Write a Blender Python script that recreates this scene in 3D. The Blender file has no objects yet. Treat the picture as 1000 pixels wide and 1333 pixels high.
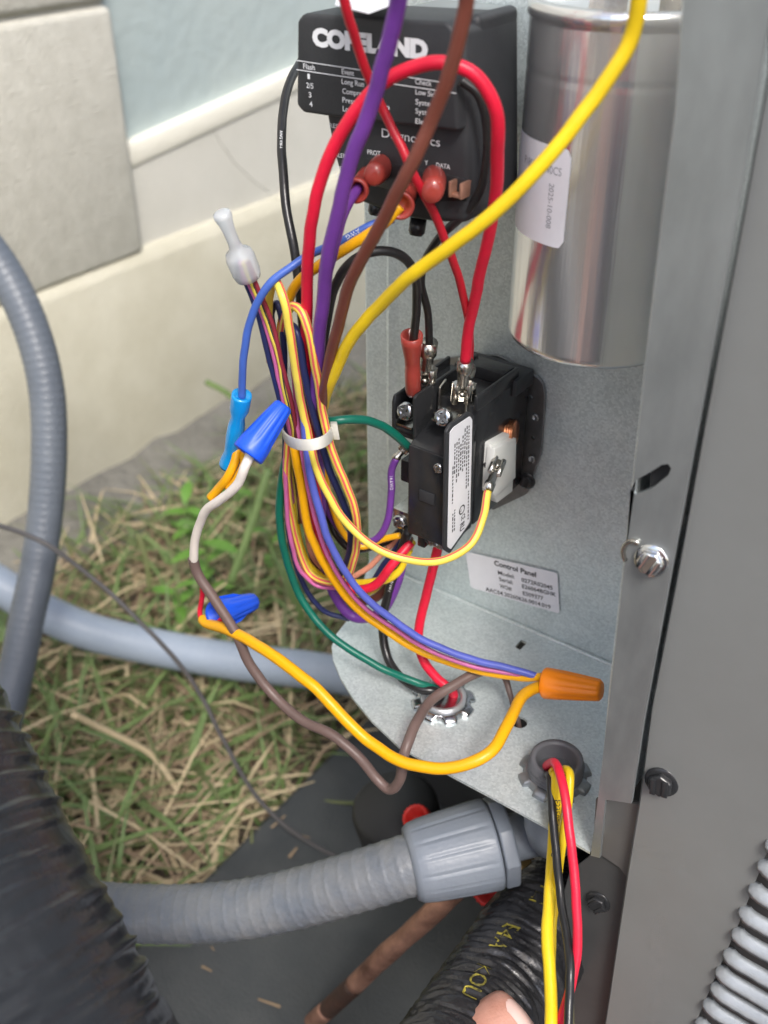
import bpy, bmesh, math, random
from mathutils import Vector, Matrix
random.seed(11)
SC = bpy.context.scene
COL = SC.collection

# ------------------------------------------------------------------ camera
# World: X runs along the control panel to the right, Y runs into the panel
# (panel sheet at Y = 0, n = -Y is the distance out of it), Z is up, metres.
FPX, CX, CY = 1350.0, 500.0, 666.5
def _nrm(v): return v.normalized()
_u = _nrm(-Vector((-1753-CX, -230-CY, FPX)))
_d = Vector((520-CX, 2700-CY, FPX)).normalized()
_d = _nrm(_d - _u*_d.dot(_u))
_n = _u.cross(_d)
if _n.z < 0: _n = -_n
def ray(px, py):
    v = Vector((px-CX, py-CY, FPX))
    return Vector((_u.dot(v), _n.dot(v), -_d.dot(v)))
CAM = -ray(650, 700)*(0.42/FPX)
def at(px, py, n):
    r = ray(px, py); return CAM + r*((-n-CAM.y)/r.y)
def atx(px, py, X):
    r = ray(px, py); return CAM + r*((X-CAM.x)/r.x)
def atz(px, py, Z):
    r = ray(px, py); return CAM + r*((Z-CAM.z)/r.z)
def atd(px, py, d): return CAM + ray(px, py)*(d/FPX)
FWD = Vector((_u.z, _n.z, -_d.z))
def dep(p): return (Vector(p)-CAM).dot(FWD)
TOCAM = -FWD

cam_d = bpy.data.cameras.new('camera'); cam = bpy.data.objects.new('camera', cam_d); COL.objects.link(cam)
cam_d.sensor_fit = 'HORIZONTAL'; cam_d.sensor_width = 36; cam_d.lens = FPX*36/1000
cam_d.clip_start = 0.01; cam_d.clip_end = 400
ex = Vector((_u.x, _n.x, -_d.x)); ey = -Vector((_u.y, _n.y, -_d.y)); ez = -FWD
M = Matrix((ex, ey, ez)).transposed().to_4x4(); M.translation = CAM
cam.matrix_world = M
cam_d.dof.use_dof = True; cam_d.dof.focus_distance = 0.335; cam_d.dof.aperture_fstop = 17
SC.camera = cam

# ------------------------------------------------------------------ world, sun, exposure
SUN_EL, SUN_AZ = math.radians(50), math.radians(132)
w = bpy.data.worlds.new('World'); SC.world = w; w.use_nodes = True
nt = w.node_tree; bg = nt.nodes['Background']
sky = nt.nodes.new('ShaderNodeTexSky'); sky.sky_type = 'NISHITA'; sky.sun_disc = False
sky.sun_elevation = SUN_EL; sky.sun_rotation = SUN_AZ; sky.dust_density = 3.0; sky.air_density = 1.0
nt.links.new(sky.outputs[0], bg.inputs[0]); bg.inputs[1].default_value = 0.15
sd = bpy.data.lights.new('sun', 'SUN'); so = bpy.data.objects.new('sun', sd); COL.objects.link(so)
sd.energy = 1.5; sd.angle = math.radians(14); sd.color = (1, .975, .935)
sdir = Vector((math.sin(SUN_AZ)*math.cos(SUN_EL), math.cos(SUN_AZ)*math.cos(SUN_EL), math.sin(SUN_EL)))
so.rotation_euler = sdir.to_track_quat('Z', 'Y').to_euler()
vs = SC.view_settings; vs.view_transform = 'Standard'; vs.look = 'None'; vs.exposure = 0.95; vs.gamma = 1; vs.use_curve_mapping = False

# ------------------------------------------------------------------ materials
MATS = {}
def mat(name, c, rough=.5, metal=0., c2=None, vs=60., var=.5, bump=0., bs=300., spec=.5, trans=0., detail=4., coat=0., sss=0., alpha=1., stretch=None, kind='noise', ior=1.45, rvar=0.):
    m = bpy.data.materials.new(name); m.use_nodes = True; t = m.node_tree; N = t.nodes; L = t.links
    p = N['Principled BSDF']
    p.inputs['Base Color'].default_value = (*c, 1); p.inputs['Roughness'].default_value = rough
    p.inputs['Metallic'].default_value = metal; p.inputs['Specular IOR Level'].default_value = spec
    p.inputs['Transmission Weight'].default_value = trans; p.inputs['Coat Weight'].default_value = coat
    p.inputs['Alpha'].default_value = alpha; p.inputs['IOR'].default_value = ior
    if sss:
        p.inputs['Subsurface Weight'].default_value = sss; p.inputs['Subsurface Radius'].default_value = (.004, .0015, .0008); p.inputs['Subsurface Scale'].default_value = 1
    co = N.new('ShaderNodeTexCoord'); vec = co.outputs['Object']
    if stretch:
        mp = N.new('ShaderNodeMapping'); mp.inputs['Scale'].default_value = stretch; L.new(vec, mp.inputs[0]); vec = mp.outputs[0]
    if c2 or rvar:
        if kind == 'voronoi':
            nz = N.new('ShaderNodeTexVoronoi'); nz.inputs['Scale'].default_value = vs; L.new(vec, nz.inputs['Vector'])
            sep = N.new('ShaderNodeSeparateColor'); L.new(nz.outputs['Color'], sep.inputs[0]); f1 = sep.outputs[0]
            n2 = N.new('ShaderNodeTexNoise'); n2.inputs['Scale'].default_value = vs*.06; n2.inputs['Detail'].default_value = 6; L.new(vec, n2.inputs['Vector'])
            mx = N.new('ShaderNodeMix'); mx.inputs[0].default_value = .55; L.new(f1, mx.inputs[2]); L.new(n2.outputs[0], mx.inputs[3]); fac = mx.outputs[0]
        else:
            nz = N.new('ShaderNodeTexNoise'); nz.inputs['Scale'].default_value = vs; nz.inputs['Detail'].default_value = detail; nz.inputs['Roughness'].default_value = .6
            L.new(vec, nz.inputs['Vector']); fac = nz.outputs[0]
        rp = N.new('ShaderNodeValToRGB'); L.new(fac, rp.inputs[0])
        rp.color_ramp.elements[0].position = .5-var*.5; rp.color_ramp.elements[1].position = .5+var*.5
        rp.color_ramp.elements[0].color = (*c, 1); rp.color_ramp.elements[1].color = (*(c2 or c), 1)
        if c2: L.new(rp.outputs[0], p.inputs['Base Color'])
        if rvar:
            mr = N.new('ShaderNodeMapRange'); L.new(fac, mr.inputs[0]); mr.inputs[3].default_value = max(.05, rough-rvar); mr.inputs[4].default_value = min(1, rough+rvar); L.new(mr.outputs[0], p.inputs['Roughness'])
    if bump:
        bn = N.new('ShaderNodeTexNoise'); bn.inputs['Scale'].default_value = bs; bn.inputs['Detail'].default_value = 5; L.new(vec, bn.inputs['Vector'])
        bp = N.new('ShaderNodeBump'); bp.inputs['Strength'].default_value = bump; bp.inputs['Distance'].default_value = 1.0/bs; L.new(bn.outputs[0], bp.inputs['Height']); L.new(bp.outputs[0], p.inputs['Normal'])
    MATS[name] = m
    return m
def pvc(name, c, rough=.36, k=.74): return mat(name, c, rough, 0, tuple(x*(k if k < .85 else k-.06)+.006 for x in c), 95, .45, .07, 700, spec=.42, detail=9, rvar=.09)

galv = mat('galvanised_steel', (.51, .575, .585), .45, .58, (.73, .795, .80), 1300, .62, .10, 2200, kind='voronoi', rvar=.06)
galv_dark = mat('weathered_steel', (.24, .262, .268), .42, .70, (.40, .43, .435), 90, .7, .06, 900, rvar=.10, stretch=(1, 1, .35), detail=8)
plate_steel = mat('plate_steel', (.20, .205, .21), .38, .85, (.27, .27, .275), 300, .5, .03, 900)
tin = mat('tinned_brass', (.62, .60, .55), .25, 1., (.45, .43, .39), 500, .6, .05, 900)
zinc = mat('zinc_plate', (.62, .64, .66), .22, 1., (.42, .44, .46), 350, .6, .08, 700)
zinc_dull = mat('dull_zinc', (.36, .37, .38), .4, .9, (.24, .25, .26), 350, .6, .1, 700)
chrome = mat('bright_screw', (.75, .76, .77), .16, 1., (.6, .6, .6), 300, .5)
alum = mat('aluminium_can', (.86, .86, .85), .23, .88, (.77, .78, .78), 70, .6, .06, 420, stretch=(1, 1, .04), rvar=.07)
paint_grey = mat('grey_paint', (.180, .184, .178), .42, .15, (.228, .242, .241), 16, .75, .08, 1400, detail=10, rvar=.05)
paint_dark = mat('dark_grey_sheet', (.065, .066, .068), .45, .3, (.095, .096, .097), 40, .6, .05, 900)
paint_light = mat('pale_grey_paint', (.27, .295, .32), .36, .3, (.40, .43, .455), 130, .6, .12, 700)
paint_mid = mat('worn_grey_sheet', (.115, .112, .110), .45, .3, (.15, .146, .142), 40, .6, .05, 900)
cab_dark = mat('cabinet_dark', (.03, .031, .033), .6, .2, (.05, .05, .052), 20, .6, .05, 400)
blackp = mat('black_plastic', (.024, .026, .029), .5, 0, (.032, .034, .038), 200, .6, .12, 1600)
blackg = mat('glossy_black_plastic', (.017, .018, .020), .24, 0, (.026, .027, .029), 200, .6, .04, 900)
label_w = mat('label_paper', (.78, .785, .83), .45, 0, (.74, .745, .79), 200, .5)
ink = mat('black_ink', (.03, .03, .035), .6)
ink_w = mat('white_ink', (.72, .74, .76), .55)
ink_g = mat('grey_ink', (.30, .31, .34), .6)
ink_y = mat('yellow_print', (.40, .34, .04), .6, 0, (.04, .04, .02), 420, .35)
copper_coil = mat('copper_winding', (.72, .30, .14), .3, 1., (.5, .2, .1), 400, .5)
white_nylon = mat('white_nylon', (.74, .75, .72), .42, 0, (.66, .67, .64), 120, .5, sss=.0)
copper = mat('tarnished_copper', (.075, .035, .026), .45, .5, (.60, .33, .235), 70, .55, .3, 300, detail=10)
copper_burnt = mat('burnt_copper', (.045, .035, .032), .6, .4, (.12, .06, .04), 90, .6, .2, 300)
brass = mat('brass_nut', (.34, .24, .10), .4, .85, (.24, .17, .08), 60, .6, .05, 300)
red_cap = mat('red_cap_plastic', (.62, .025, .02), .4, 0, (.5, .02, .015), 60, .5)
conduit_grey = mat('grey_conduit', (.105, .122, .148), .40, 0, (.14, .16, .185), 45, .6, .12, 300)
conduit_dirty = mat('dirty_grey_conduit', (.105, .125, .156), .36, 0, (.185, .192, .198), 85, .5, .25, 400, detail=10)
conduit_pale = mat('pale_conduit', (.26, .31, .385), .42, 0, (.31, .36, .43), 40, .6, .08, 250)
fit_grey = mat('grey_nylon', (.150, .175, .215), .38, 0, (.195, .218, .25), 50, .6, .08, 500)
fit_dark = mat('dark_grey_nylon', (.10, .103, .115), .40, 0, (.13, .133, .145), 80, .6, .08, 500)
rubber = mat('black_foam_rubber', (.014, .014, .016), .26, 0, (.026, .026, .028), 120, .6, .2, 260, spec=.8)
rubber2 = mat('black_tape_wrap', (.019, .022, .027), .25, 0, (.030, .033, .038), 50, .6, .12, 160, spec=.6)
rib_highlight = mat('painted_rib_highlight', (.05, .05, .05), .4, 0, (.30, .29, .25), 90, .6, .2, 160, spec=.6, detail=6)  # pale tone for the highlights painted on the hose ribs
red_w = pvc('red_insulation', (.72, .012, .045)); red_d = pvc('dark_red_insulation', (.52, .012, .028))
purple = pvc('purple_insulation', (.16, .045, .30)); brown = pvc('brown_insulation', (.155, .045, .030))
yellow = pvc('yellow_insulation', (.80, .56, .014), .32, .92); yellow_p = pvc('pale_yellow_insulation', (.78, .62, .09), .34, .93)
gold = pvc('golden_yellow_insulation', (.76, .37, .003), .32, .92)
black_w = mat('black_insulation', (.012, .012, .013), .28, 0, (.02, .02, .02), 200, .5, .05, 700)
blue_w = pvc('blue_insulation', (.055, .125, .46)); violet_b = pvc('violet_blue_insulation', (.085, .11, .45))
navy = pvc('navy_insulation', (.018, .025, .10)); pink = pvc('pink_insulation', (.55, .13, .33)); green = pvc('green_insulation', (.002, .125, .085))
stripe_r = mat('red_stripe', (.66, .10, .10), .4); taupe = pvc('taupe_insulation', (.14, .095, .085), .42); white_w = pvc('white_insulation', (.78, .72, .66), .4, .93)
grey_w = pvc('grey_insulation', (.09, .085, .085), .45); maroon = pvc('maroon_insulation', (.28, .03, .05)); salmon = pvc('salmon_insulation', (.72, .30, .20))
red_nylon = mat('red_crimp_nylon', (.42, .06, .045), .28, 0, (.32, .045, .035), 200, .6, coat=.3, trans=.15)
blue_nylon = mat('blue_crimp_nylon', (.005, .24, .62), .22, 0, (.01, .32, .72), 120, .6, coat=.4, trans=.15)
clear_nylon = mat('clear_nylon', (.80, .84, .86), .22, 0, (.74, .78, .82), 120, .6, coat=.3, trans=.55, alpha=.9)
blue_nut = mat('blue_nut_plastic', (.010, .075, .62), .38, 0, (.012, .09, .68), 60, .6)
orange_nut = mat('orange_nut_plastic', (.95, .27, .008), .4, 0, (.90, .24, .007), 60, .6)
tie_m = mat('tie_nylon', (.72, .71, .65), .35, 0, (.66, .65, .6), 100, .5, trans=.2)
wall_m = mat('beige_concrete', (.46, .43, .32), .9, 0, (.67, .645, .53), 16, .85, .28, 260, detail=14)
wall_hi = mat('cream_stucco', (.60, .585, .51), .9, 0, (.72, .70, .625), 18, .85, .22, 240, detail=12)
block_m = mat('grey_block', (.45, .435, .365), .9, 0, (.68, .66, .575), 60, .85, .38, 300, detail=14)
mortar = mat('pale_mortar', (.53, .52, .46), .9, 0, (.47, .46, .40), 40, .7, .2, 250)
trim_w = mat('white_trim', (.80, .78, .68), .5, 0, (.74, .72, .62), 12, .6, .1, 100)
pale_panel = mat('pale_blue_panel', (.40, .48, .48), .5, 0, (.50, .56, .53), 6, .8, .1, 60)
footing_m = mat('grey_footing', (.10, .095, .08), .95, 0, (.27, .26, .225), 22, .8, .5, 90, detail=10)
soil = mat('dark_soil', (.055, .043, .032), .95, 0, (.13, .10, .07), 45, .7, 1., 90, detail=10)
pad_m = mat('pad_composite', (.032, .037, .041), .6, 0, (.068, .071, .071), 38, .75, .5, 600, detail=12)
g1 = mat('green_blade', (.10, .165, .05), .5, 0, (.18, .25, .09), 30, .6); g2 = mat('olive_blade', (.10, .125, .045), .55, 0, (.16, .17, .07), 30, .6)
g3 = mat('bright_leaf', (.085, .20, .028), .45, 0, (.12, .26, .04), 40, .6)
st1 = mat('straw', (.45, .36, .21), .65, 0, (.60, .49, .32), 30, .6); st2 = mat('brown_straw', (.17, .115, .07), .7, 0, (.34, .25, .16), 30, .6)
skin_m = mat('skin', (.44, .20, .145), .5, 0, (.58, .32, .25), 170, .6, .28, 1100, sss=.15); nail_m = mat('nail', (.68, .46, .41), .28, 0, (.72, .52, .47), 120, .5, coat=.2)
slot_m = mat('hole_shadowed_inside', (.02, .018, .016), .8)
rust = mat('ochre_smear', (.30, .25, .13), .6)

# ------------------------------------------------------------------ object helpers
WL = {}
def tag(o, label=None, cat=None, group=None, kind=None):
    if label: o['label'] = label
    if cat: o['category'] = cat
    if group: o['group'] = group
    if kind: o['kind'] = kind
    return o
def root(name, label, cat, loc, group=None):
    o = bpy.data.objects.new(name, None); COL.objects.link(o); o.location = loc; o.empty_display_size = .01
    WL[o] = Vector(loc); return tag(o, label, cat, group)
def link(name, me, parent=None):
    o = bpy.data.objects.new(name, me); COL.objects.link(o)
    c = Vector((0, 0, 0))
    if len(me.vertices):
        lo = Vector([min(v.co[i] for v in me.vertices) for i in range(3)]); hi = Vector([max(v.co[i] for v in me.vertices) for i in range(3)])
        c = (lo+hi)/2
    me.transform(Matrix.Translation(-c)); WL[o] = c
    if parent is not None:
        o.parent = parent; o.location = c-WL[parent]
    else: o.location = c
    return o
def catmull(P, k=8):
    P = [Vector(p) for p in P]
    if len(P) < 3: 
        return [P[0].lerp(P[-1], i/k) for i in range(k+1)]
    out = []
    for i in range(len(P)-1):
        p0 = P[i-1] if i else P[0]*2-P[1]; p1 = P[i]; p2 = P[i+1]; p3 = P[i+2] if i+2 < len(P) else P[-1]*2-P[-2]
        d1 = max((p1-p0).length, 1e-6)**.5; d2 = max((p2-p1).length, 1e-6)**.5; d3 = max((p3-p2).length, 1e-6)**.5
        m1 = (p1-p0)/d1-(p2-p0)/(d1+d2)+(p2-p1)/d2; m2 = (p2-p1)/d2-(p3-p1)/(d2+d3)+(p3-p2)/d3
        m1 *= d2; m2 *= d2
        for j in range(k):
            t = j/k; t2 = t*t; t3 = t2*t
            out.append(p1*(2*t3-3*t2+1)+m1*(t3-2*t2+t)+p2*(-2*t3+3*t2)+m2*(t3-t2))
    out.append(P[-1]); return out
def frames(P, ref=None):
    T = []
    for i in range(len(P)):
        a = P[max(0, i-1)]; b = P[min(len(P)-1, i+1)]; T.append((b-a).normalized())
    r = ref or TOCAM
    N = []; prev = None
    for i, t in enumerate(T):
        base = r if (ref is not None or prev is None) else prev
        v = base - t*base.dot(t)
        if v.length < .15 and prev is not None: v = prev - t*prev.dot(t)
        if v.length < 1e-4: v = t.orthogonal()
        v.normalize(); N.append(v); prev = v
    return T, N
class MB:
    def __init__(s): s.v = []; s.f = []; s.m = []; s.s = []
    def add(s, V, F, m=0, smooth=False):
        o = len(s.v); s.v += [tuple(x) for x in V]
        for f in F: s.f.append([o+i for i in f]); s.m.append(m); s.s.append(smooth)
    def prism(s, poly, off, m=0):
        n = len(poly); V = [Vector(p) for p in poly]+[Vector(p)+Vector(off) for p in poly]
        F = [list(range(n)), list(range(2*n-1, n-1, -1))]+[[i, n+i, n+(i+1) % n, (i+1) % n] for i in range(n)]
        s.add(V, F, m)
    def box(s, x0, x1, n0, n1, z0, z1, m=0):
        s.prism([(x0, -n1, z0), (x1, -n1, z0), (x1, -n1, z1), (x0, -n1, z1)], (0, n1-n0, 0), m)
    def lathe(s, prof, o, ax, segs=24, m=0, fr=None, mf=None, ref=None, smooth=True):
        ax = Vector(ax).normalized(); o = Vector(o); r = ref or TOCAM
        a = (r-ax*r.dot(ax)); a = a.normalized() if a.length > 1e-3 else ax.orthogonal().normalized(); b = ax.cross(a)
        V = []; F = []; base = len(s.v)
        for i, (rad, h) in enumerate(prof):
            for k in range(segs):
                th = 2*math.pi*k/segs; q = rad*(fr(th, i) if fr else 1)
                V.append(o+ax*h+a*math.cos(th)*q+b*math.sin(th)*q)
        for i in range(len(prof)-1):
            for k in range(segs):
                k2 = (k+1) % segs; F.append([i*segs+k, i*segs+k2, (i+1)*segs+k2, (i+1)*segs+k])
        if prof[0][0] > 0: F.append(list(range(segs-1, -1, -1)))
        if prof[-1][0] > 0: F.append([(len(prof)-1)*segs+k for k in range(segs)])
        s.add(V, F, m, smooth)
    def tube(s, P, r, segs=12, m=0, ref=None, stripes=None, rf=None, caps=True, flat=1.):
        T, N = frames(P, ref); V = []; n = len(P)
        for i in range(n):
            b = T[i].cross(N[i]); ri = r(i/(n-1)) if callable(r) else r
            for k in range(segs):
                th = 2*math.pi*k/segs; q = ri*(rf(i, th) if rf else 1)
                V.append(P[i]+N[i]*math.cos(th)*q*flat+b*math.sin(th)*q)
        o = len(s.v); s.v += [tuple(x) for x in V]
        for i in range(n-1):
            for k in range(segs):
                k2 = (k+1) % segs
                s.f.append([o+i*segs+k, o+i*segs+k2, o+(i+1)*segs+k2, o+(i+1)*segs+k])
                s.m.append(stripes.get(k, m) if stripes else m); s.s.append(True)
        if caps:
            s.f.append([o+k for k in range(segs-1, -1, -1)]); s.m.append(m); s.s.append(False)
            s.f.append([o+(n-1)*segs+k for k in range(segs)]); s.m.append(m); s.s.append(False)
    def build(s, name, mats, parent=None, bevel=0., bseg=2):
        me = bpy.data.meshes.new(name); me.from_pydata(s.v, [], s.f)
        for x in (mats if isinstance(mats, (list, tuple)) else [mats]): me.materials.append(x)
        me.polygons.foreach_set('material_index', s.m); me.polygons.foreach_set('use_smooth', s.s)
        bm = bmesh.new(); bm.from_mesh(me); bmesh.ops.recalc_face_normals(bm, faces=bm.faces)
        if bevel:
            ed = [e for e in bm.edges if len(e.link_faces) == 2 and e.calc_face_angle(0) > .5]
            bmesh.ops.bevel(bm, geom=ed, offset=bevel, segments=bseg, affect='EDGES', profile=.5, clamp_overlap=True)
            for f in bm.faces: f.smooth = True
        bm.to_mesh(me); bm.free()
        if bevel:
            try: me.set_sharp_from_angle(angle=math.radians(40))
            except Exception: pass
        return link(name, me, parent)

def poly_n(px, n): return [at(x, y, n) for x, y in px]
def round_poly(P, r, k=4):
    out = []; n = len(P)
    for i in range(n):
        p = Vector(P[i]); a = Vector(P[i-1]); b = Vector(P[(i+1) % n])
        q = min(r, (a-p).length*.45, (b-p).length*.45)
        s = p+(a-p).normalized()*q; e = p+(b-p).normalized()*q
        for j in range(k+1):
            t = j/k; out.append(s*(1-t)**2+p*2*t*(1-t)+e*t*t)
    return out
def sheet(outline, holes, O, U, V, th):
    """flat sheet with holes; outline and holes are 2D lists; thickness goes along -(U x V)"""
    cu = bpy.data.curves.new('sheet', 'CURVE'); cu.dimensions = '2D'; cu.fill_mode = 'BOTH'; cu.extrude = th/2
    for L in [outline]+holes:
        sp = cu.splines.new('POLY'); sp.points.add(len(L)-1); sp.use_cyclic_u = True
        for p, q in zip(sp.points, L): p.co = (q[0], q[1], 0, 1)
    o = bpy.data.objects.new('sheet', cu); me = bpy.data.meshes.new_from_object(o)
    W = U.cross(V); V_ = [Vector(O)+U*v.co.x+V*v.co.y+W*(v.co.z-th/2) for v in me.vertices]; F = [list(p.vertices) for p in me.polygons]
    bpy.data.objects.remove(o); bpy.data.curves.remove(cu); bpy.data.meshes.remove(me)
    return V_, F
_tc = {}
def glyphs(s, bold=0.):
    k = (s, bold)
    if k not in _tc:
        cu = bpy.data.curves.new('t', 'FONT'); cu.body = s; cu.size = 1; cu.offset = bold; cu.resolution_u = 3; cu.fill_mode = 'FRONT'
        o = bpy.data.objects.new('t', cu); me = bpy.data.meshes.new_from_object(o)
        V = [(v.co.x, v.co.y) for v in me.vertices]; F = [list(p.vertices) for p in me.polygons]
        bpy.data.objects.remove(o); bpy.data.curves.remove(cu); bpy.data.meshes.remove(me)
        x0 = min(v[0] for v in V); V = [(x-x0, y) for x, y in V]
        _tc[k] = (V, F, max(v[0] for v in V))
    return _tc[k]
def text3(mb, s, p0, p1, nrm, h=None, bold=0., m=0):
    """string from p0 to p1 on a plane with normal nrm; h = cap height, else natural proportion"""
    V, F, wd = glyphs(s, bold); d = Vector(p1)-Vector(p0); L = d.length; d.normalize(); up = Vector(nrm).cross(d).normalized()
    sx = L/wd; sy = (h/.70) if h else sx
    mb.add([Vector(p0)+d*x*sx+up*y*sy for x, y in V], F, m)
def text_px(mb, s, a, b, n, hpx=None, bold=0., m=0):
    p0 = at(*a, n); p1 = at(*b, n); h = hpx*dep(p0)/FPX if hpx else None
    text3(mb, s, p0, p1, (0, -1, 0), h, bold, m)

def pts(W):
    out = []
    for q in W:
        if q[0] == 'w': out.append(Vector(q[1:]))
        elif q[0] == 'd': out.append(atd(*q[1:]))
        else: out.append(at(*q))
    return out
SHELF_Z = -0.0402
def wire_mesh(W, wpx, mats, name, parent=None, stripe=None, segs=12, k=8, fixed=False, flat=1., r=None, lump=.012):
    C = pts(W); P = catmull(C, k)
    if callable(wpx): r = wpx
    else: wpx = wpx*.955
    if r is None:
        ds = sorted(dep(p) for p in C if dep(p) > .2); r = wpx/2*ds[len(ds)//2]/FPX
    from mathutils import noise as nz_
    sd_ = random.random()*50; L_ = 0; P = [p.copy() for p in P]; base_ = [p.copy() for p in P]
    for i in range(1, len(P)-1):
        L_ += (base_[i]-base_[i-1]).length; e_ = min(1, i/6, (len(P)-1-i)/6)
        P[i] += nz_.noise_vector(Vector((L_*55, sd_, 0)))*.00055*e_+nz_.noise_vector(Vector((L_*170, sd_, 5)))*.00018*e_
    mb = MB(); ph = random.random()*9
    mb.tube(P, r, segs, 0, TOCAM if (stripe or fixed) else None, stripe, rf=lambda i, th: 1+lump*math.sin(i*.7+ph)*math.sin(i*.23+ph*2), flat=flat)
    o = mb.build(name, mats, parent); return o, P, r
def wire(name, label, W, wpx, mats, group=None, **kw):
    o, P, r = wire_mesh(W, wpx, mats, name, None, **kw)
    return tag(o, label, 'wire', group), P, r
def wire_print(P, r, s, start, size, mats, parent, side=0., name='lettering', bold=0., rep=1, gap=.004, rev=False, rfun=None):
    """lettering wrapped onto a wire, starting start metres along it"""
    P2 = P[::-1] if rev else P
    T, N = frames(P2, TOCAM); S = [0.]
    for i in range(1, len(P2)): S.append(S[-1]+(P2[i]-P2[i-1]).length)
    V, F, wd = glyphs(s, bold); mb = MB()
    for q in range(rep):
        s0 = start+q*(wd*size+gap); VV = []
        for x, y in V:
            a = s0+x*size; i = 0
            while i < len(S)-2 and S[i+1] < a: i += 1
            t = (a-S[i])/max(S[i+1]-S[i], 1e-9); c = P2[i].lerp(P2[i+1], t); nn = N[i].lerp(N[i+1], t).normalized(); tt = T[i].lerp(T[i+1], t).normalized()
            bb = nn.cross(tt); th = side+(y-.35)*size/r
            VV.append(c+(nn*math.cos(th)+bb*math.sin(th))*((r*rfun(a, -th)+.0003) if rfun else (r*1.02+.00004)))
        mb.add(VV, F)
    return mb.build(name, mats, parent)
def hexhead(parent, c, ax, r, mt, name='screw', slot=True, washer=True, rot=0., label=None, h=None):
    mb = MB(); h = h or r*.75; ax = Vector(ax).normalized(); ref = Matrix.Rotation(rot, 3, ax) @ ax.orthogonal()
    if washer: mb.lathe([(r*1.3, 0), (r*1.3, r*.12), (r*1.1, r*.22), (r*.8, r*.24)], c, ax, 28, ref=ref)
    if slot:
        mb.lathe([(r, 0), (r, h*.8), (r*.85, h), (r*.75, h), ], c, ax, 6, ref=ref, smooth=False)
        a = ref.normalized(); b = ax.cross(a)
        for sgn in (-1, 1):
            q = Vector(c)+ax*h+b*sgn*r*.45
            mb.prism([q-a*r*.72-b*r*.22, q+a*r*.72-b*r*.22, q+a*r*.72+b*r*.22, q-a*r*.72+b*r*.22], ax*r*.16)
    else:
        mb.lathe([(r, 0), (r, h*.8), (r*.85, h), (0, h)], c, ax, 6, ref=ref, smooth=False)
    o = mb.build(name, mt, parent, bevel=r*.06)
    if label: o['label'] = label
    return o
def pan_head(parent, c, ax, r, mt, name='screw', rot=.4):
    """round cross-recess screw head"""
    mb = MB(); ax = Vector(ax).normalized()
    mb.lathe([(r, 0), (r, r*.25), (r*.8, r*.5), (r*.4, r*.58), (r*.25, r*.3), (0, r*.25)], c, ax, 20)
    ref = Matrix.Rotation(rot, 3, ax) @ ax.orthogonal(); b = ax.cross(ref)
    for d in (ref, b):
        e = ax.cross(d); q = Vector(c)+ax*r*.56
        mb.prism([q-d*r*.6-e*r*.1, q+d*r*.6-e*r*.1, q+d*r*.6+e*r*.1, q-d*r*.6+e*r*.1], ax*r*.06, 1)
    return mb.build(name, [mt, plate_steel], parent)
VX, VY, VZ = Vector((1, 0, 0)), Vector((0, 1, 0)), Vector((0, 0, 1))

# ------------------------------------------------------------------ setting
GZ = -0.33; PZ = -0.30
mb = MB(); R = 60
mb.add([(-R, -R, GZ), (R, -R, GZ), (R, R, GZ), (-R, R, GZ)], [[0, 1, 2, 3]])
tag(mb.build('ground', soil), kind='structure')
mb = MB(); nx, ny = 14, 90; V = []
for j in range(ny+1):
    for i in range(nx+1):
        x = -.60+.125*i/nx + (.018*math.sin(j*.9)+.014*math.sin(j*2.3+1) if i == nx else 0); y = -1.2+3.2*j/ny
        V.append((x, y, GZ+.020-.027*(i/nx)**1.3+random.uniform(-.005, .005)))
mb.add(V, [[j*(nx+1)+i, j*(nx+1)+i+1, (j+1)*(nx+1)+i+1, (j+1)*(nx+1)+i] for j in range(ny) for i in range(nx)], 0, True)
tag(mb.build('footing_strip', footing_m), kind='structure')

wall = root('house_wall', 'beige concrete house foundation wall with a white trim strip and pale panel above', 'wall', (-.6, .3, GZ))
mb = MB(); mb.prism([(-.6, -2.5, GZ-.05), (-.594, -2.5, -.1190), (-.5955, -2.5, -.1150), (-.6015, -2.5, -.1050), (-.9, -2.5, -.1050), (-.9, -2.5, GZ-.05)], (0, 7.5, 0))
mb.build('foundation', wall_m, wall, bevel=.0015)
def wy(px, py, X=-.6): return atx(px, py, X)
# grey block, right end at Y = .353
mb = MB(); mb.prism([(-.597, .353-.40, -.1090), (-.597, .353, -.1090), (-.597, .353, .110), (-.597, .353-.40, .110)], (-.2, 0, 0)); mb.build('concrete_block', block_m, wall, bevel=.007, bseg=3)
mb = MB(); mb.prism([(-.597, .353-.40, .1125), (-.597, .350, .1125), (-.597, .350, .33), (-.597, .353-.40, .33)], (-.2, 0, 0)); mb.build('concrete_block', block_m, wall, bevel=.007, bseg=3)
mb = MB(); mb.prism([(-.602, -2.5, -.1045), (-.602, .345, -.1045), (-.602, .345, .6), (-.602, -2.5, .6)], (-.2, 0, 0)); mb.build('mortar_bed', mortar, wall)
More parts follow.
